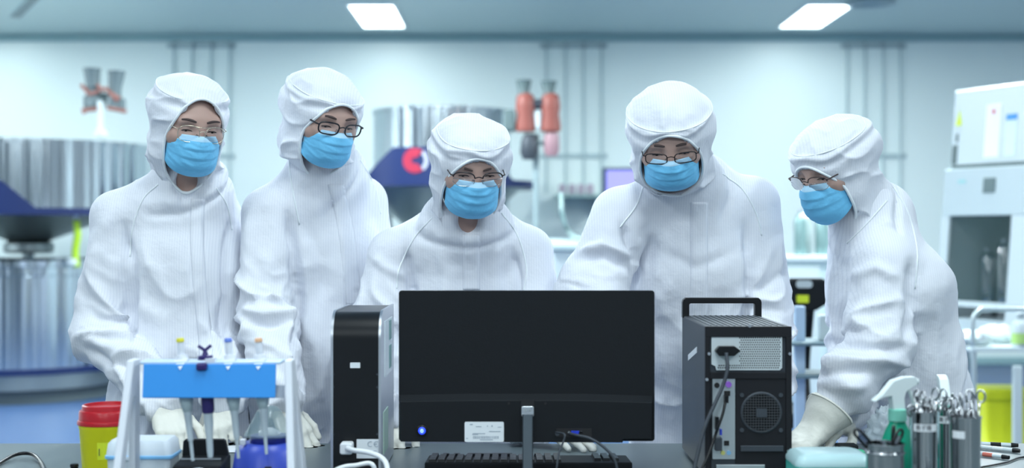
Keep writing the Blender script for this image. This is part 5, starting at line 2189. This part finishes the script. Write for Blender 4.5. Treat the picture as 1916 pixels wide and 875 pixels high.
# twin dust valves on poles
def twin_valve(px, d, label, big, pole_bottom):
    r = root('twin_valve', (XP(px, d), d, 0), label, 'valve', 'grey and red twin valves on poles')
    X = lambda q: XP(q, d) - XP(px, d)
    Z = lambda q: ZP(q, d)
    if big:
        for cx, top, nm in ((983, 150, 0), (1030, 152, 1)):
            MB().lathe([(.050, Z(180)), (.040, Z(174)), (.058, Z(top + 4)), (.062, Z(top)), (.05, Z(top))], c=(X(cx - 3), 0, 0), n=24).build('grey_cap', M_GREYC, r, auto=40)
            MB().lathe([(.076, Z(246)), (.080, Z(236)), (.066, Z(214)), (.076, Z(200)), (.066, Z(180)), (.045, Z(175))], c=(X(cx), 0, 0), n=28).build('red_sleeve', M_RUB, r, auto=50)
        MB().tube([(X(995), 0, Z(196)), (X(1020), 0, Z(194))], .04, 16).build('cross_pipe', M_DGREY, r)
        MB().tube([(X(1007), -.02, Z(210)), (X(1007), -.02, Z(240))], .025, 16).build('white_spacer', M_EQW, r, auto=40)
        MB().box((X(953), 0, Z(226)), (.09, .12, .17)).build('gear_housing', M_GREYC, r, bevel=.02)
        MB().lathe([(.05, Z(298)), (.07, Z(285)), (.06, Z(262)), (.035, Z(250))], c=(X(990), 0, 0), n=20).build('motor', M_DGREY, r, auto=40)
        MB().box((X(1000), 0, Z(268)), (.20, .05, .03)).build('bracket', M_BASED, r, bevel=.005)
        MB().lathe([(.045, Z(292)), (.062, Z(280)), (.06, Z(255)), (.05, Z(248))], c=(X(1032), 0, 0), n=20).build('pink_boot', mat('pink_film', (.34, .20, .23), rough=.4), r, auto=40)
        MB().tube([(X(1003), .05, 0), (X(1003), .05, Z(250))], .024, 16).build('pole', mat('pole_grey', (.26, .34, .36), rough=.4), r, auto=40)
        MB().box((X(1003), .05, .02), (.35, .35, .04)).build('foot_plate', M_BASED, r, bevel=.01)
    else:
        for x0, x1, top in ((176, 172, 128), (212, 218, 133)):
            MB().tube([(X(x0), 0, Z(200)), (X((x0 + x1) / 2), 0, Z(165)), (X(x1), 0, Z(top + 8)), (X(x1), 0, Z(top))], [.062, .050, .062, .068], 20).build('grey_cap', mat('grey_sleeve', (.12, .165, .18), rough=.5), r, auto=50)
        for x0, z0, x1, z1 in ((156, 160, 172, 178), (172, 178, 190, 172), (200, 165, 224, 190), (206, 172, 228, 186), (158, 208, 190, 205), (205, 203, 240, 210), (160, 204, 162, 214), (186, 160, 198, 172)):
            MB().tube([(X(x0), -.055, Z(z0)), (X(x1), -.055, Z(z1))], .015, 8).build('red_strap', mat('strap_brown_red', (.30, .14, .12), rough=.6), r, auto=50)
        MB().box((X(175), 0, Z(192)), (.14, .09, .11)).build('valve_body', mat('grey_sleeve', (.12, .165, .18), rough=.5), r, bevel=.02)
        MB().box((X(218), 0, Z(194)), (.13, .09, .09)).build('valve_body', mat('grey_sleeve', (.12, .165, .18), rough=.5), r, bevel=.02)
        MB().tube([(X(188), 0, Z(182)), (X(208), 0, Z(184))], .035, 14).build('cross_pipe', M_GREYC, r, auto=40)
        MB().tube([(X(191), -.05, Z(pole_bottom)), (X(191), -.05, Z(190))], .022, 14).build('pole', M_EQW, r, auto=40)
        MB().lathe([(.05, Z(pole_bottom)), (.05, Z(pole_bottom) + .05), (.03, Z(pole_bottom) + .06)], c=(X(193), -.05, 0), n=20).build('pole_socket', M_EQW, r, auto=40)
        MB().tube([(X(205), -.05, Z(247)), (X(193), -.05, Z(247))], .014, 10).build('lever', M_DGREY, r)
    return r


tv = twin_valve(190, 10.2, 'grey twin valve with red straps on a white pole above the left hopper', False, 257)
twin_valve(1003, 10.3, 'twin valve with brick red sleeves and grey caps right of the middle hopper', True, 0)

# lime hose with white valve beside the left hopper
lr = root('lime_hose', tuple(P(143, 405, 10.33)), 'lime green hose hanging from the left hopper behind the leftmost person', 'hose')
L0 = P(143, 405, 10.33)
b = MB().tube(smooth_path([P(143, 412, 10.33), P(145, 440, 10.33), P(141, 470, 10.33), P(143, 500, 10.33)]), [.026 + .003 * (i % 2) for i in range(25)], 12)
b.build('corrugated_hose', mat('lime', (.42, .66, .03), rough=.45), lr, smooth=True, offset=L0)
MB().tube([P(142, 386, 10.33), P(143, 414, 10.33)], .018, 12).build('pale_stub', M_EQW, lr, auto=40, offset=L0)
MB().lathe([(.03, -.03), (.05, -.02), (.05, .02), (.03, .03)], c=P(135, 490, 10.33), n=20).build('white_valve', M_EQW, lr, auto=40, offset=L0)

# wall conduits and brackets
M_COND = mat('conduit_grey', (.48, .60, .63), rough=.4)
groups = (('left', (325, 360, 395, 430), 300), ('middle', (1022, 1058, 1092, 1126), 300), ('right', (1585, 1618, 1652, 1685), 330))
c0 = None
for gn, xs_, yb in groups:
    for k, px in enumerate(xs_):
        lab = 'thin grey conduit on the back wall, %s of the %s group' % (('first', 'second', 'third', 'fourth')[k], gn)
        d = WALLY - .03
        if c0 is None:
            c0 = root('wall_conduit', (XP(px, d), d, 0), lab, 'conduit', 'thin conduits on the back wall')
            MB().tube([(0, 0, 1.72), (0, 0, CEILZ - .08)], .011, 10).build('pipe', M_COND, c0, auto=40)
            MB().lathe([(.02, 0), (.02, .05)], c=(0, 0, ZP(92, WALLY)), n=12).build('coupling', mat('coupling_grey', (.36, .46, .50), rough=.4), c0, auto=40)
            o = c0
        else:
            o = copy_tree(c0)
            o.location = (XP(px, d), d, 0)
            o['label'] = lab
    x0, x1 = XP(xs_[0] - 12, WALLY), XP(xs_[-1] + 10, WALLY)
    for py, nm in ((86, 'upper'), (292, 'lower')):
        b = MB().box(((x0 + x1) / 2, WALLY - .009, ZP(py, WALLY)), (x1 - x0, .018, .045))
        tag(b.build('conduit_bracket', mat('bracket_grey', (.40, .52, .55), rough=.4), bevel=.004), '%s grey bracket bar holding the %s group of wall conduits' % (nm, gn), 'bracket', 'conduit brackets')

# ceiling vents
vr = root('ceiling_diffuser', (XP(1628, 11.5), 11.5, CEILZ), 'round air diffuser in the ceiling right of the slanting light panel', 'air vent')
for k, q in enumerate((.20, .14, .08)):
    MB().lathe([(q, 0), (q + .018, -.018), (q + .002, -.026), (q - .02, -.004)], n=40).build('diffuser_ring', mat('vent_grey', (.34, .46, .50), rough=.5), vr, auto=50)
vr = root('ceiling_slot_vent', (XP(48, 11.7), 11.7, CEILZ), 'long dark slot vent in the ceiling at the top left corner', 'air vent', rot=(0, 0, math.radians(-62)))
MB().box((0, 0, -.008), (1.3, .10, .016)).build('frame', mat('vent_grey', (.34, .46, .50), rough=.5), vr, bevel=.004)
b = MB()
for k in (-1, 0, 1):
    b.box((0, k * .028, -.017), (1.24, .010, .004))
b.build('slots', M_BASED, vr)

# ---------------------------------------------------------------- bay between the centre people
# small wall screen glowing violet
sr = root('wall_screen', (XP(1168, 12.2), 12.2, ZP(340, 12.2)), 'small violet glowing screen at the back wall left of the leaning person', 'screen')
MB().prism(rrect(.40, .26, .015, 3), lambda a, z, d: (a, d, z), .0, .04).build('bezel', mat('bezel_navy', (.03, .06, .14), rough=.4), sr)
MB().box((.012, -.002, 0), (.35, .006, .21)).build('display', mat('violet_display', (.1, .1, .3), emit=(.36, .36, .95), estr=1.0), sr)
MB().box((0, .60, 0), (.06, 1.12, .06)).build('wall_arm', M_COND, sr)
wsx0, wsx1, wd = XP(1040, 12.9), XP(1130, 12.9), 12.9
ws = root('wall_shelf', ((wsx0 + wsx1) / 2, 13.15, ZP(366, wd)), 'pale shelf on the back wall carrying small pink boxes', 'shelf')
MB().box((0, 0, 0), (wsx1 - wsx0, .5, .03)).build('board', mat('shelf_green', (.34, .48, .47), rough=.5), ws, bevel=.004)
for s in (-1, 1):
    MB().prism([(.25, -.015), (-.2, -.015), (.25, -.2)], lambda y, z, x: (x, y, z), s * .18 - .01, s * .18 + .01).build('bracket', M_COND, ws)
pk0 = None
for k, px in enumerate((1052, 1070, 1087, 1104)):
    lab = 'small pinkish box on the wall shelf, %s from the left' % ('first', 'second', 'third', 'fourth')[k]
    if pk0 is None:
        b = MB().prism([(-.035, 0), (.035, 0), (.035, .085), (.02, .1), (-.02, .1), (-.035, .085)], lambda a, z, y: (a, y, z), -.05, .05)
        pk0 = o = b.build('reagent_box', mat('pink_box', (.48, .41, .49), rough=.5), bevel=.006)
        tag(o, lab, 'box', 'pink boxes on the wall shelf')
    else:
        o = pk0.copy()
        link(o)
        o['label'] = lab
    o.location = (XP(px, 13.0), 13.0, ZP(366, wd) + .0155)
# white process cabinet under it with hoses
pcx0, pcx1, pd = XP(1035, 9.4), XP(1170, 9.4), 9.4
pr_ = root('process_cabinet', ((pcx0 + pcx1) / 2, 9.8, 0), 'white process cabinet with sloped top behind the gap between centre people', 'cabinet')
w_ = pcx1 - pcx0
zt = ZP(452, 9.4)
MB().box2((-w_ / 2, -.35, .12), (w_ / 2, .35, zt - .06)).build('body', M_EQW, pr_, bevel=.01)
MB().prism([(-.38, zt - .06), (-.38, zt - .02), (.36, zt + .02), (.36, zt - .06)], lambda y, z, x: (x, y, z), -w_ / 2 - .02, w_ / 2 + .02).build('top', mat('cab_top_grey', (.52, .64, .66), rough=.35), pr_, bevel=.005)
dz = MB().box2((-w_ / 2 + .03, -.365, .18), (w_ / 2 - .03, -.35, zt - .32)).build('door', mat('cab_door', (.40, .52, .54), rough=.4), pr_, bevel=.003)
MB().box((w_ / 2 - .08, -.375, (zt) / 2), (.02, .02, .14)).build('handle', M_SILV, dz, bevel=.004)
MB().box2((-w_ / 2 + .02, -.33, 0), (w_ / 2 - .02, .33, .12)).build('plinth', M_BASED, pr_)
b = MB().tube(smooth_path([P(1050, 362, 10.0), P(1052, 400, 9.9), P(1062, 430, 10.33), P(1080, 445, 9.7), P(1110, 450, 9.7)]), .016, 10)
tag(b.build('grey_hose', mat('hose_grey', (.30, .42, .42), rough=.5), smooth=True), 'grey hose drooping onto the white process cabinet', 'hose')

# ---------------------------------------------------------------- gap between the two right-hand people
ctd = 9.6
ctx0, ctx1 = XP(1440, ctd), XP(1640, ctd)
ct = root('side_counter', ((ctx0 + ctx1) / 2, ctd + .35, 0), 'pale counter at the back between the two people on the right', 'counter')
w_ = ctx1 - ctx0
zt = ZP(478, ctd)
MB().box2((-w_ / 2, -.35, zt - .04), (w_ / 2, .35, zt)).build('worktop', M_EQW, ct, bevel=.006)
MB().box2((-w_ / 2 + .02, -.32, .10), (w_ / 2 - .02, .33, zt - .04)).build('body', mat('counter_body', (.60, .72, .73), rough=.5), ct)
for k in range(2):
    d_ = MB().box2((-w_ / 2 + .04 + k * w_ / 2, -.335, .14), (k * w_ / 2 - .02, -.32, zt - .08)).build('door', M_EQW, ct, bevel=.003)
    MB().box((k * w_ / 2 - .06, -.345, zt - .3), (.015, .02, .12)).build('handle', M_SILV, d_, bevel=.003)
MB().box2((-w_ / 2 + .04, -.28, 0), (w_ / 2 - .04, .3, .10)).build('plinth', M_BASED, ct)
cy0 = None
for k, (px, hpx, rr) in enumerate(((1492, 400, .045), (1508, 396, .05), (1532, 404, .05), (1556, 410, .045))):
    r = root('gas_cylinder', (XP(px, ctd + .3), ctd + .2 + .14 * (k % 2), zt), 'small greenish steel cylinder on the pale counter, %s from left' % ('first', 'second', 'third', 'fourth')[k], 'cylinder', 'steel cylinders on the pale counter')
    h_ = ZP(hpx, ctd + .3) - zt
    MB().lathe([(rr * .96, 0), (rr, .01), (rr, h_ - .06), (rr * .7, h_ - .02), (.018, h_)], n=28).build('shell', mat('cyl_green%d' % (k % 2), ((.22, .34, .34), (.50, .60, .60))[k % 2], rough=.3, metal=.6), r, auto=40)
    MB().lathe([(.014, h_), (.016, h_ + .03), (.006, h_ + .035)], n=16).build('valve', M_SILV, r, auto=40)
# black swivel chair with pale post stand
chd = 6.3
ch = root('swivel_chair', (XP(1512, chd), chd, 0), 'black swivel chair seen between the two people on the right', 'chair')
Zc = lambda q: ZP(q, chd)
X = lambda q: XP(q, chd) - XP(1512, chd)
b = MB().prism([(X(a), Zc(q)) for a, q in ((1466, 525), (1474, 519), (1530, 519), (1543, 526), (1549, 548), (1540, 566), (1520, 578), (1490, 584), (1466, 580))], lambda a, z, d: (a, d - .10, z), 0, .05)
bk_ = b.build('backrest', M_BLK, ch, bevel=.012)
MB().prism(rrect(.075, .034, .015, 4), lambda a, z, d: (X(1496) + a, d - .105, Zc(530) + z), 0, .006).build('grip_slot', mat('slot_pale', (.50, .56, .58), rough=.5), bk_)
MB().prism(rrect(.055, .036, .003, 2), lambda a, z, d: (X(1493) + a, d - .106, Zc(557) + z), 0, .006).build('yellow_tag', mat('tag_yellow', (.65, .75, .03), rough=.5), bk_)
MB().tube(smooth_path([(0, -.04, Zc(575)), (0, .06, .68), (0, .02, .52), (0, -.1, .50)]), .022, 10).build('back_arm', M_BLK2, ch, smooth=True)
MB().prism(rrect(.46, .44, .10, 6), lambda a, y, z: (a, y - .28, z), .46, .53).build('seat', M_BLK, ch, bevel=.02)
MB().cyl((0, -.28, .12), (0, -.28, .46), .030).build('gas_column', M_DGREY, ch, auto=40)
for k in range(5):
    a = 2 * math.pi * k / 5 + .3
    lg = MB().tube([(0, -.28, .13), (.28 * math.cos(a), -.28 + .28 * math.sin(a), .075)], [.03, .018], 10).build('foot', M_BLK2, ch, auto=40)
    b = MB().cyl((.28 * math.cos(a) - .012, -.28 + .28 * math.sin(a), .03), (.28 * math.cos(a) + .012, -.28 + .28 * math.sin(a), .03), .03, n=16)
    b.build('castor', M_BLK, lg)
# pale blue upright stand in front of the chair
sd_ = root('pole_stand', (XP(1496, 5.25), 5.25, 0), 'pale blue upright pole stand with shelves beside the black chair', 'stand')
Zs = lambda q: ZP(q, 5.25)
MB().box((0, 0, (Zs(572) + .05) / 2 + .0), (.042, .03, Zs(572) - .05)).build('upright', mat('post_blue', (.48, .62, .80), rough=.4), sd_, bevel=.006)
for k, q in enumerate((640, 700)):
    MB().box((.06, .02, Zs(q)), (.26, .24, .014)).build('shelf', mat('shelf_blue_grey', (.16, .24, .28), rough=.4), sd_, bevel=.004)
MB().box((.05, .02, .03), (.40, .32, .04)).build('base', M_BASED, sd_, bevel=.01)
MB().prism(rrect(.05, .10, .01, 3), lambda a, z, d: (.10 + a, d, Zs(640) + .058 + z), -.02, .03).build('dispenser', M_EQW, sd_, bevel=.004)

# ---------------------------------------------------------------- safety cabinet at the right
bs = root('safety_cabinet', (XP(1787, 8.33), 8.33, 0), 'tall white biosafety cabinet with slanted glass front at the right edge', 'safety cabinet', rot=(0, 0, math.atan2(-.89, .45)))
bw, bd = .70, .70
M_BSC = mat('cabinet_white', (.56, .64, .67), rough=.35)
M_BSC2 = mat('cabinet_white_cool', (.48, .57, .60), rough=.35)
sl = lambda z: -.13 * (2.2 - z) / 1.4
zz = (2.20, 1.72, 1.42, .86, .72)
ext = lambda x0, x1, poly: MB().prism(poly, lambda y, z, x: (x, y, z), x0, x1)
ext(0, bw, [(sl(2.2), 2.2), (sl(1.73), 1.73), (bd, 1.73), (bd, 2.2)]).build('upper_housing', M_BSC, bs, bevel=.008)
ext(-.012, bw + .012, [(sl(1.71) - .03, 1.71), (sl(1.42) - .03, 1.42), (bd, 1.42), (bd, 1.71)]).build('header', M_BSC2, bs, bevel=.006)
ext(.02, bw - .02, [(sl(1.73) - .005, 1.735), (sl(1.71) - .005, 1.705), (bd - .1, 1.705), (bd - .1, 1.735)]).build('shadow_gap', M_GREYC, bs)
for x0, x1, nm in ((-.012, .055, 'side_frame'), (bw - .16, bw + .012, 'side_frame')):
    ext(x0, x1, [(sl(1.42) - .03, 1.42), (sl(.72) - .03, .72), (bd, .72), (bd, 1.42)]).build(nm, M_BSC, bs, bevel=.006)
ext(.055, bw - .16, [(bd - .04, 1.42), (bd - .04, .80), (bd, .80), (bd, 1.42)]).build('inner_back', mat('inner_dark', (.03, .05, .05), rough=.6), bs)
ext(.055, bw - .16, [(sl(.8) - .02, .80), (sl(.72) - .02, .72), (bd, .72), (bd, .80)]).build('work_surface', M_BSC2, bs, bevel=.004)
M_GLASS = mat('dark_glass', (.05, .10, .10), rough=.05, alpha=.28)
ext(.055, bw - .16, [(sl(1.42) - .012, 1.42), (sl(.90) - .012, .90), (sl(.90) - .004, .90), (sl(1.42) - .004, 1.42)]).build('glass_sash', M_GLASS, bs)
ext(.05, bw - .155, [(sl(.905) - .02, .905), (sl(.87) - .02, .87), (sl(.87) + .02, .87), (sl(.905) + .02, .905)]).build('sash_grip', M_EQW, bs, bevel=.004)


def on_front(x, z, y=-.004):
    return (x, sl(z) + y, z)


def sticker(name, pts, m, dy=-.003, parent=None):
    V = [on_front(x, z, dy) for x, z in pts] + [on_front(x, z, .001) for x, z in pts]
    n = len(pts)
    F = [tuple(range(n)), tuple(range(2 * n - 1, n - 1, -1))] + [(i, (i + 1) % n, n + (i + 1) % n, n + i) for i in range(n)]
    return MB().add(V, F).build(name, m, parent or bs)


sticker('warning_triangle', [(.028, 1.98), (.078, 1.98), (.053, 2.08)], mat('warn_yellow', (.66, .80, .02), rough=.5))
ws_ = sticker('white_notice', [(.27, 1.77), (.385, 1.77), (.385, 2.09), (.27, 2.09)], mat('notice_white', (.88, .90, .95), rough=.5))
sticker('red_mark', [(.315, 2.045), (.330, 2.025), (.345, 2.045), (.330, 2.065)], mat('mark_red', (.60, .05, .06), rough=.5), -.005, ws_)
ti = sticker('tall_label', [(.43, 1.77), (.51, 1.77), (.51, 2.02), (.43, 2.02)], mat('notice_pale', (.70, .82, .86), rough=.5))
sticker('blue_heading', [(.43, 1.985), (.51, 1.985), (.51, 2.02), (.43, 2.02)], mat('heading_blue', (.05, .30, .75), rough=.5), -.005, ti)
sticker('display_panel', [(.315, 1.555), (.405, 1.555), (.405, 1.645), (.315, 1.645)], mat('lcd_grey', (.10, .16, .17), rough=.3), -.036)
sticker('maker_plate', [(.11, 1.62), (.17, 1.62), (.17, 1.64), (.11, 1.64)], mat('plate_teal', (.30, .58, .60), rough=.4), -.034)
sticker('vent_plate', [(.012, 1.74), (.055, 1.74), (.055, 1.86), (.012, 1.86)], M_GREYC, -.003)
sticker('hinge', [(.035, 1.94 - .06), (.055, 1.94 - .06), (.055, 1.93), (.035, 1.93)], M_GREYC, -.003)
for x in (.03, bw - .03):
    for y in (.05, bd - .05):
        MB().box2((x - .025, y - .025, 0), (x + .025, y + .025, .72)).build('leg', M_BSC2, bs, bevel=.004)
# steel canisters inside the cabinet
Mb = Matrix.Translation((XP(1787, 8.33), 8.33, 0)) @ Matrix.Rotation(math.atan2(-.89, .45), 4, 'Z')
cn0 = None
for k, (x, y, h_, rr) in enumerate(((.13, .14, .40, .050), (.25, .16, .46, .052), (.37, .10, .38, .046), (.46, .20, .42, .046))):
    w = Mb @ Vector((x, y, .801))
    lab = 'steel canister inside the safety cabinet, %s from the left' % ('first', 'second', 'third', 'fourth')[k]
    r = root('steel_canister', tuple(w), lab, 'canister', 'steel canisters in the safety cabinet')
    MB().lathe([(rr * .97, 0), (rr, .004), (rr, h_ - .05), (rr * .8, h_ - .02), (rr * .4, h_)], n=28).build('shell', M_STEEL, r, auto=40)
    MB().lathe([(rr * .42, h_), (rr * .45, h_ + .02), (.01, h_ + .024)], n=20).build('lid', M_SILV, r, auto=40)

# ---------------------------------------------------------------- trolley with bin at the right edge
td = 6.75
tc = root('lab_trolley', (XP(1818, td), td, 0), 'grey tube trolley with a white tray top at the right edge', 'trolley')
Zt = lambda q: ZP(q, td)
tl_ = .62
M_TUB = mat('trolley_tube', (.56, .64, .66), rough=.3, metal=.6)
zd = Zt(648)
for x in (.012, tl_):
    for y in (0, .42):
        if y == 0:
            pts = [(x, y, .06), (x, y, zd + .02)]
        else:
            pts = [(x, y, .06), (x, y, zd + .02)]
        l_ = MB().tube(pts, .013, 12).build('leg', M_TUB, tc, auto=40)
        MB().cyl((x - .012, y, .032), (x + .012, y, .032), .032, n=16).build('castor', M_BLK, l_)
b = MB()
b.box2((-.01, -.02, zd - .025), (tl_ + .02, .44, zd))
b.build('top_shelf', mat('tray_white', (.66, .76, .78), rough=.4), tc, bevel=.004)
b = MB()
b.box2((-.005, -.015, .205), (tl_ + .015, .435, .22))
b.build('lower_shelf', M_TUB, tc, bevel=.003)
hz = Zt(578)
b = MB().tube(smooth_path([(.006, -.005, zd), (.006, -.005, hz - .06), (.03, -.005, hz - .012), (.08, -.005, hz), (.3, -.005, hz), (tl_, -.005, hz)], 6), .013, 12)
b.build('guard_rail', M_TUB, tc, smooth=True)
b = MB().tube([(tl_, -.005, hz), (tl_, -.005, zd)], .013, 12).build('rail_post', M_TUB, tc, auto=40)
MB().box((XP(1904, td - .05) - XP(1818, td), -.045, (Zt(682) + .10) / 2), (.045, .03, Zt(682) - .10)).build('white_upright', M_EQW, tc, bevel=.006)
# yellow bin on its lower shelf
yb = root('waste_bin', (XP(1874, td + .20), td + .20, .2205), 'yellow plastic waste bin on the lower trolley shelf', 'bin')
V, F = [], []
pp = rrect(.235, .20, .03, 5)
n = len(pp)
hB = ZP(735, td + .1) - .2205
for z, s in ((0, .86), (hB - .03, 1.0), (hB - .03, 1.10), (hB, 1.12)):
    V += [(x * s, y * s, z) for x, y in pp]
F = [(j * n + i, j * n + (i + 1) % n, (j + 1) * n + (i + 1) % n, (j + 1) * n + i) for j in range(3) for i in range(n)] + [tuple(range(n - 1, -1, -1))]
M_BIN = mat('bin_yellow', (.66, .70, .015), rough=.4)
mk('tub', V, F, M_BIN, yb, smooth=True, auto=40)
V = []
for z, s in ((hB, 1.13), (hB + .012, 1.12), (hB + .022, 1.04)):
    V += [(x * s, y * s, z) for x, y in pp]
F = [(j * n + i, j * n + (i + 1) % n, (j + 1) * n + (i + 1) % n, (j + 1) * n + i) for j in range(2) for i in range(n)] + [tuple(2 * n + i for i in range(n)), tuple(range(n - 1, -1, -1))]
mk('lid', V, F, M_BIN, yb, smooth=True, auto=40)
# wrapped packs on the trolley
M_WRAP = mat('wrap_white', (.74, .83, .86), rough=.35)
for k, (x, y, r3, am) in enumerate(((.045, .12, (.085, .10, .040), .25), (.225, .26, (.090, .10, .050), .22), (.44, .22, (.085, .10, .045), .25))):
    w = (XP(1818, td) + x, td + y, zd + r3[2] * .8 + .0005)
    tag(crumple('wrapped_pack', w, r3, am, M_WRAP, 3.3 + k, 20), 'crumpled white wrapped pack on the trolley, %s from the left' % ('first', 'second', 'third')[k], 'pack', 'wrapped packs on the trolley')
bx_ = root('reagent_bottle', (XP(1905, td + .05), td + .02, zd), 'white bottle with green label on the trolley at the right edge', 'bottle')
hh = ZP(585, td) - zd
MB().lathe([(.040, 0), (.043, .004), (.043, hh * .62), (.03, hh * .78), (.018, hh * .82), (.018, hh * .86)], n=32).build('flask', M_EQW, bx_, auto=40)
MB().lathe([(.021, hh * .85), (.021, hh * .98), (.016, hh)], n=24).build('cap', M_EQW, bx_, auto=40)
MB().lathe([(.0436, hh * .08), (.0436, hh * .40)], n=32, capb=False, capt=False).build('green_label', mat('lime_label', (.42, .66, .20), rough=.5), bx_, smooth=True)
